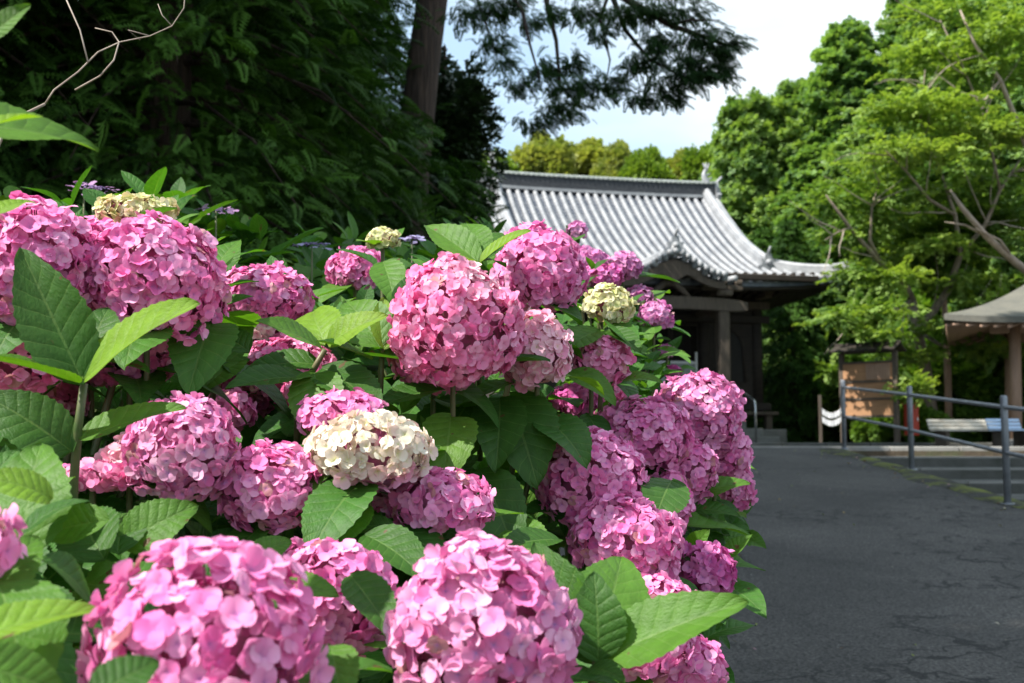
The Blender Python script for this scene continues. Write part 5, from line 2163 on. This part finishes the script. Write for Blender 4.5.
# front right spray (605,600)
hero('C', (596, 655), (632, 528), 1.05, 1.10, (.15, -1, .35), 1, MG)
hero('C', (600, 660), (735, 592), 1.04, 1.00, (.1, -.65, .75), 2, MG)
hero('C', (595, 660), (534, 542), 1.06, 1.10, (-.2, -.8, .5), 2, DG)
hero('C', (598, 662), (600, 575), 1.03, 1.02, (0, -1, .2), 3, DG)
hero('C', (590, 668), (622, 668), 1.02, .98, (0, -.5, .8), 0, DG)
hero('C', (592, 665), (570, 610), 1.06, 1.10, (0, -1, .3), 0, DG)
# right rim leaves
hero('C', (672, 480), (655, 505), 1.7, 1.6, (0, -.8, .6), 3, DG)
hero('C', (688, 498), (745, 470), 2.0, 2.0, (0, -.5, .9), 0, MG)
hero('C', (690, 510), (738, 505), 1.98, 1.95, (0, -.5, .9), 0, DG)
hero('C', (690, 520), (735, 545), 1.98, 1.92, (.1, -.5, .9), 1, DG)
hero('C', (700, 600), (760, 590), 2.0, 2.0, (0, -.4, .9), 0, DG)
hero('C', (695, 615), (735, 640), 1.9, 1.88, (.1, -.5, .9), 0, DG)
hero('C', (690, 555), (700, 535), 1.85, 1.8, (0, -.8, .5), 3, MG)
hero('C', (570, 372), (618, 390), 1.85, 1.78, (0, -.5, .9), 0, MG)
hero('C', (620, 380), (660, 372), 1.9, 1.86, (0, -.5, .9), 0, MG)
hero('C', (600, 330), (560, 342), 1.9, 1.82, (0, -.6, .8), 0, MG)
hero('C', (608, 330), (640, 345), 1.92, 1.84, (0, -.6, .8), 2, DG)
hero('C', (560, 380), (528, 352), 1.85, 1.8, (0, -.6, .8), 0, YG)
hero('D', (578, 245), (568, 225), 2.9, 2.88, (0, -.8, .5), 0, DG)

# hero stems
for sk, pts, r0 in (('A', [(84, 384, 1.17), (78, 430, 1.18), (74, 480, 1.2), (70, 560, 1.22), (60, 760, 1.25)], .0042), ('B', [(325, 350, 1.52), (312, 372, 1.53), (298, 405, 1.56), (295, 520, 1.6)], .004),
                    ('B', [(382, 350, 1.57), (380, 400, 1.6), (375, 480, 1.66)], .004), ('C', [(598, 662, 1.05), (590, 700, 1.08), (585, 800, 1.15)], .005), ('B', [(477, 264, 1.62), (478, 330, 1.68), (480, 460, 1.8)], .004)):
    b = MB()
    w = [P(*p) for p in pts]
    b.tube(w, [r0 * (1 + .12 * k) for k in range(len(w))], 9)
    b.build('stem', M_STEM, SH[sk].root, True)
# dry twig, upper left
b = MB()
for pts, r0 in (([(45, 104, 1.9), (54, 90, 1.9), (78, 72, 1.92), (98, 52, 1.95), (120, 42, 2.0), (150, 36, 2.0), (172, 26, 2.0), (184, 8, 2.0), (186, -20, 2.0)], .0016), ([(75, 90, 1.95), (100, 76, 1.95), (114, 60, 1.95), (119, 42, 2.0), (112, 32, 2.0), (95, 28, 2.0)], .0017),
                ([(150, 36, 2.0), (128, 30, 2.0), (140, 40, 2.0)], .0012), ([(88, 62, 1.93), (80, 30, 1.95), (62, -10, 1.95)], .0017), ([(172, 26, 2.0), (162, 15, 2.0), (158, 4, 2.0)], .001)):
    w = [P(*p) for p in pts]
    b.tube(w, [r0 * (1 - .5 * k / len(w)) for k in range(len(w))], 6)
w = [P(45, 104, 1.9), P(8, 122, 1.9), P(-50, 260, 1.8), Vector((-.85, 1.5, .1))]
b.tube(w, [.0024, .003, .005, .008], 6)
b.build('dry_twig', M_TWIG, SH['A'].root, True)

# lacecap heads: flat disc of tiny buds ringed by a few big florets
for (px, py, r_, d) in ((93, 190, 17, 2.6), (84, 186, 8, 2.7), (216, 211, 15, 2.8), (312, 246, 13, 3.0), (412, 240, 8, 2.9), (248, 276, 6, 2.6)):
    c = P(px, py, d)
    rm = r_ * d / FPX * 1.3
    rr2 = np.random.default_rng(int(px))
    nS, nB = 9, 70
    fv, ff, ft, fq = FL_LO
    a = np.arange(nS) * 2 * np.pi / nS + rr2.uniform(0, .4, nS)
    ps = np.stack([np.cos(a) * rm, np.sin(a) * rm, rr2.normal(0, .004, nS)], 1)
    pb_ = rr2.normal(0, .33, (nB, 3)) * rm
    pb_[:, 2] = .006 - (pb_[:, 0] ** 2 + pb_[:, 1] ** 2) * 2
    pp = np.concatenate([ps, pb_])
    sc = np.concatenate([np.full(nS, .011), np.full(nB, .0032)])
    up = norm(np.repeat([[0.0, -.35, 1.0]], len(pp), 0) + rr2.normal(0, .25, pp.shape))
    X = norm(np.cross(up, rr2.normal(0, 1, pp.shape)))
    Y = np.cross(up, X)
    V, F = scatter(fv, ff, pp, X, Y, up, sc)
    colr = np.concatenate([np.repeat([PAL['blueish'][1] if px > 240 else (0.40, 0.24, 0.42)], nS, 0), np.repeat([(0.20, 0.14, 0.30)], nB, 0)])
    C_ = np.repeat(colr, len(fv), 0)
    me = np_mesh('flower_head', V, F, C_)
    o = link('flower_head', me, SH['E'].root, M_PETAL)
    o.matrix_basis = Matrix.Translation(c - Vector(SH['E'].root.location))
    rt = Vector(SH['E'].root.location)
    b = MB()
    b.tube([c, c + Vector((0, .01, -.15)), Vector((c.x * .6 + rt.x * .4, c.y * .6 + rt.y * .4, .8)), rt], [.002, .003, .005, .007], 5)
    b.build('stem', M_STEM, SH['E'].root, True)

for k, bld in stem_b.items():
    if bld.v:
        o = bld.build('inner_stems', M_STEM, SH[k].root, True)
        o['kind'] = 'stuff'
for k, s in SH.items():
    s.finish({'A': 85, 'B': 95, 'C': 70, 'D': 20, 'E': 30}[k])

# a few fallen petals, leaves and grit along the edges of the road
rl_ = np.random.default_rng(4)
nL = 420
ly = rl_.uniform(3.2, 14, nL)
edge = rl_.random(nL) < .6
lx = np.where(edge, 0.45 + 0.12 * ly * .5 + np.abs(rl_.normal(0, .25, nL)), rl_.uniform(.6, 4.1, nL))
far_ = rl_.random(nL) < .4
lx = np.where(far_, 4.05 - np.abs(rl_.normal(0, .18, nL)), lx)
lz = SLOPE * np.minimum(ly, YC) + 0.024
pp = np.stack([lx, ly, lz], 1)
up = norm(np.repeat([[0.0, 0, 1.0]], nL, 0) + rl_.normal(0, .3, (nL, 3)))
X = norm(np.cross(up, rl_.normal(0, 1, (nL, 3))))
Y = np.cross(up, X)
lv = np.array([(-.3, -.5, 0), (.35, -.3, .1), (.25, .5, 0), (-.35, .35, .12)])
V, F = scatter(lv, np.array([[0, 1, 2, 3]]), pp, X, Y, up, rl_.uniform(.008, .03, nL))
cc = np.array([(0.30, 0.22, 0.10), (0.16, 0.10, 0.05), (0.50, 0.28, 0.34), (0.22, 0.26, 0.06), (0.40, 0.36, 0.28)])[rl_.integers(0, 5, nL)]
me = np_mesh('fallen_leaves', V, F, np.repeat(cc, 4, 0), smooth=False)
tag(link('fallen_leaves', me, None, M_LITTER), 'fallen leaves and petals scattered along the edges of the asphalt road', 'litter', kind='stuff')
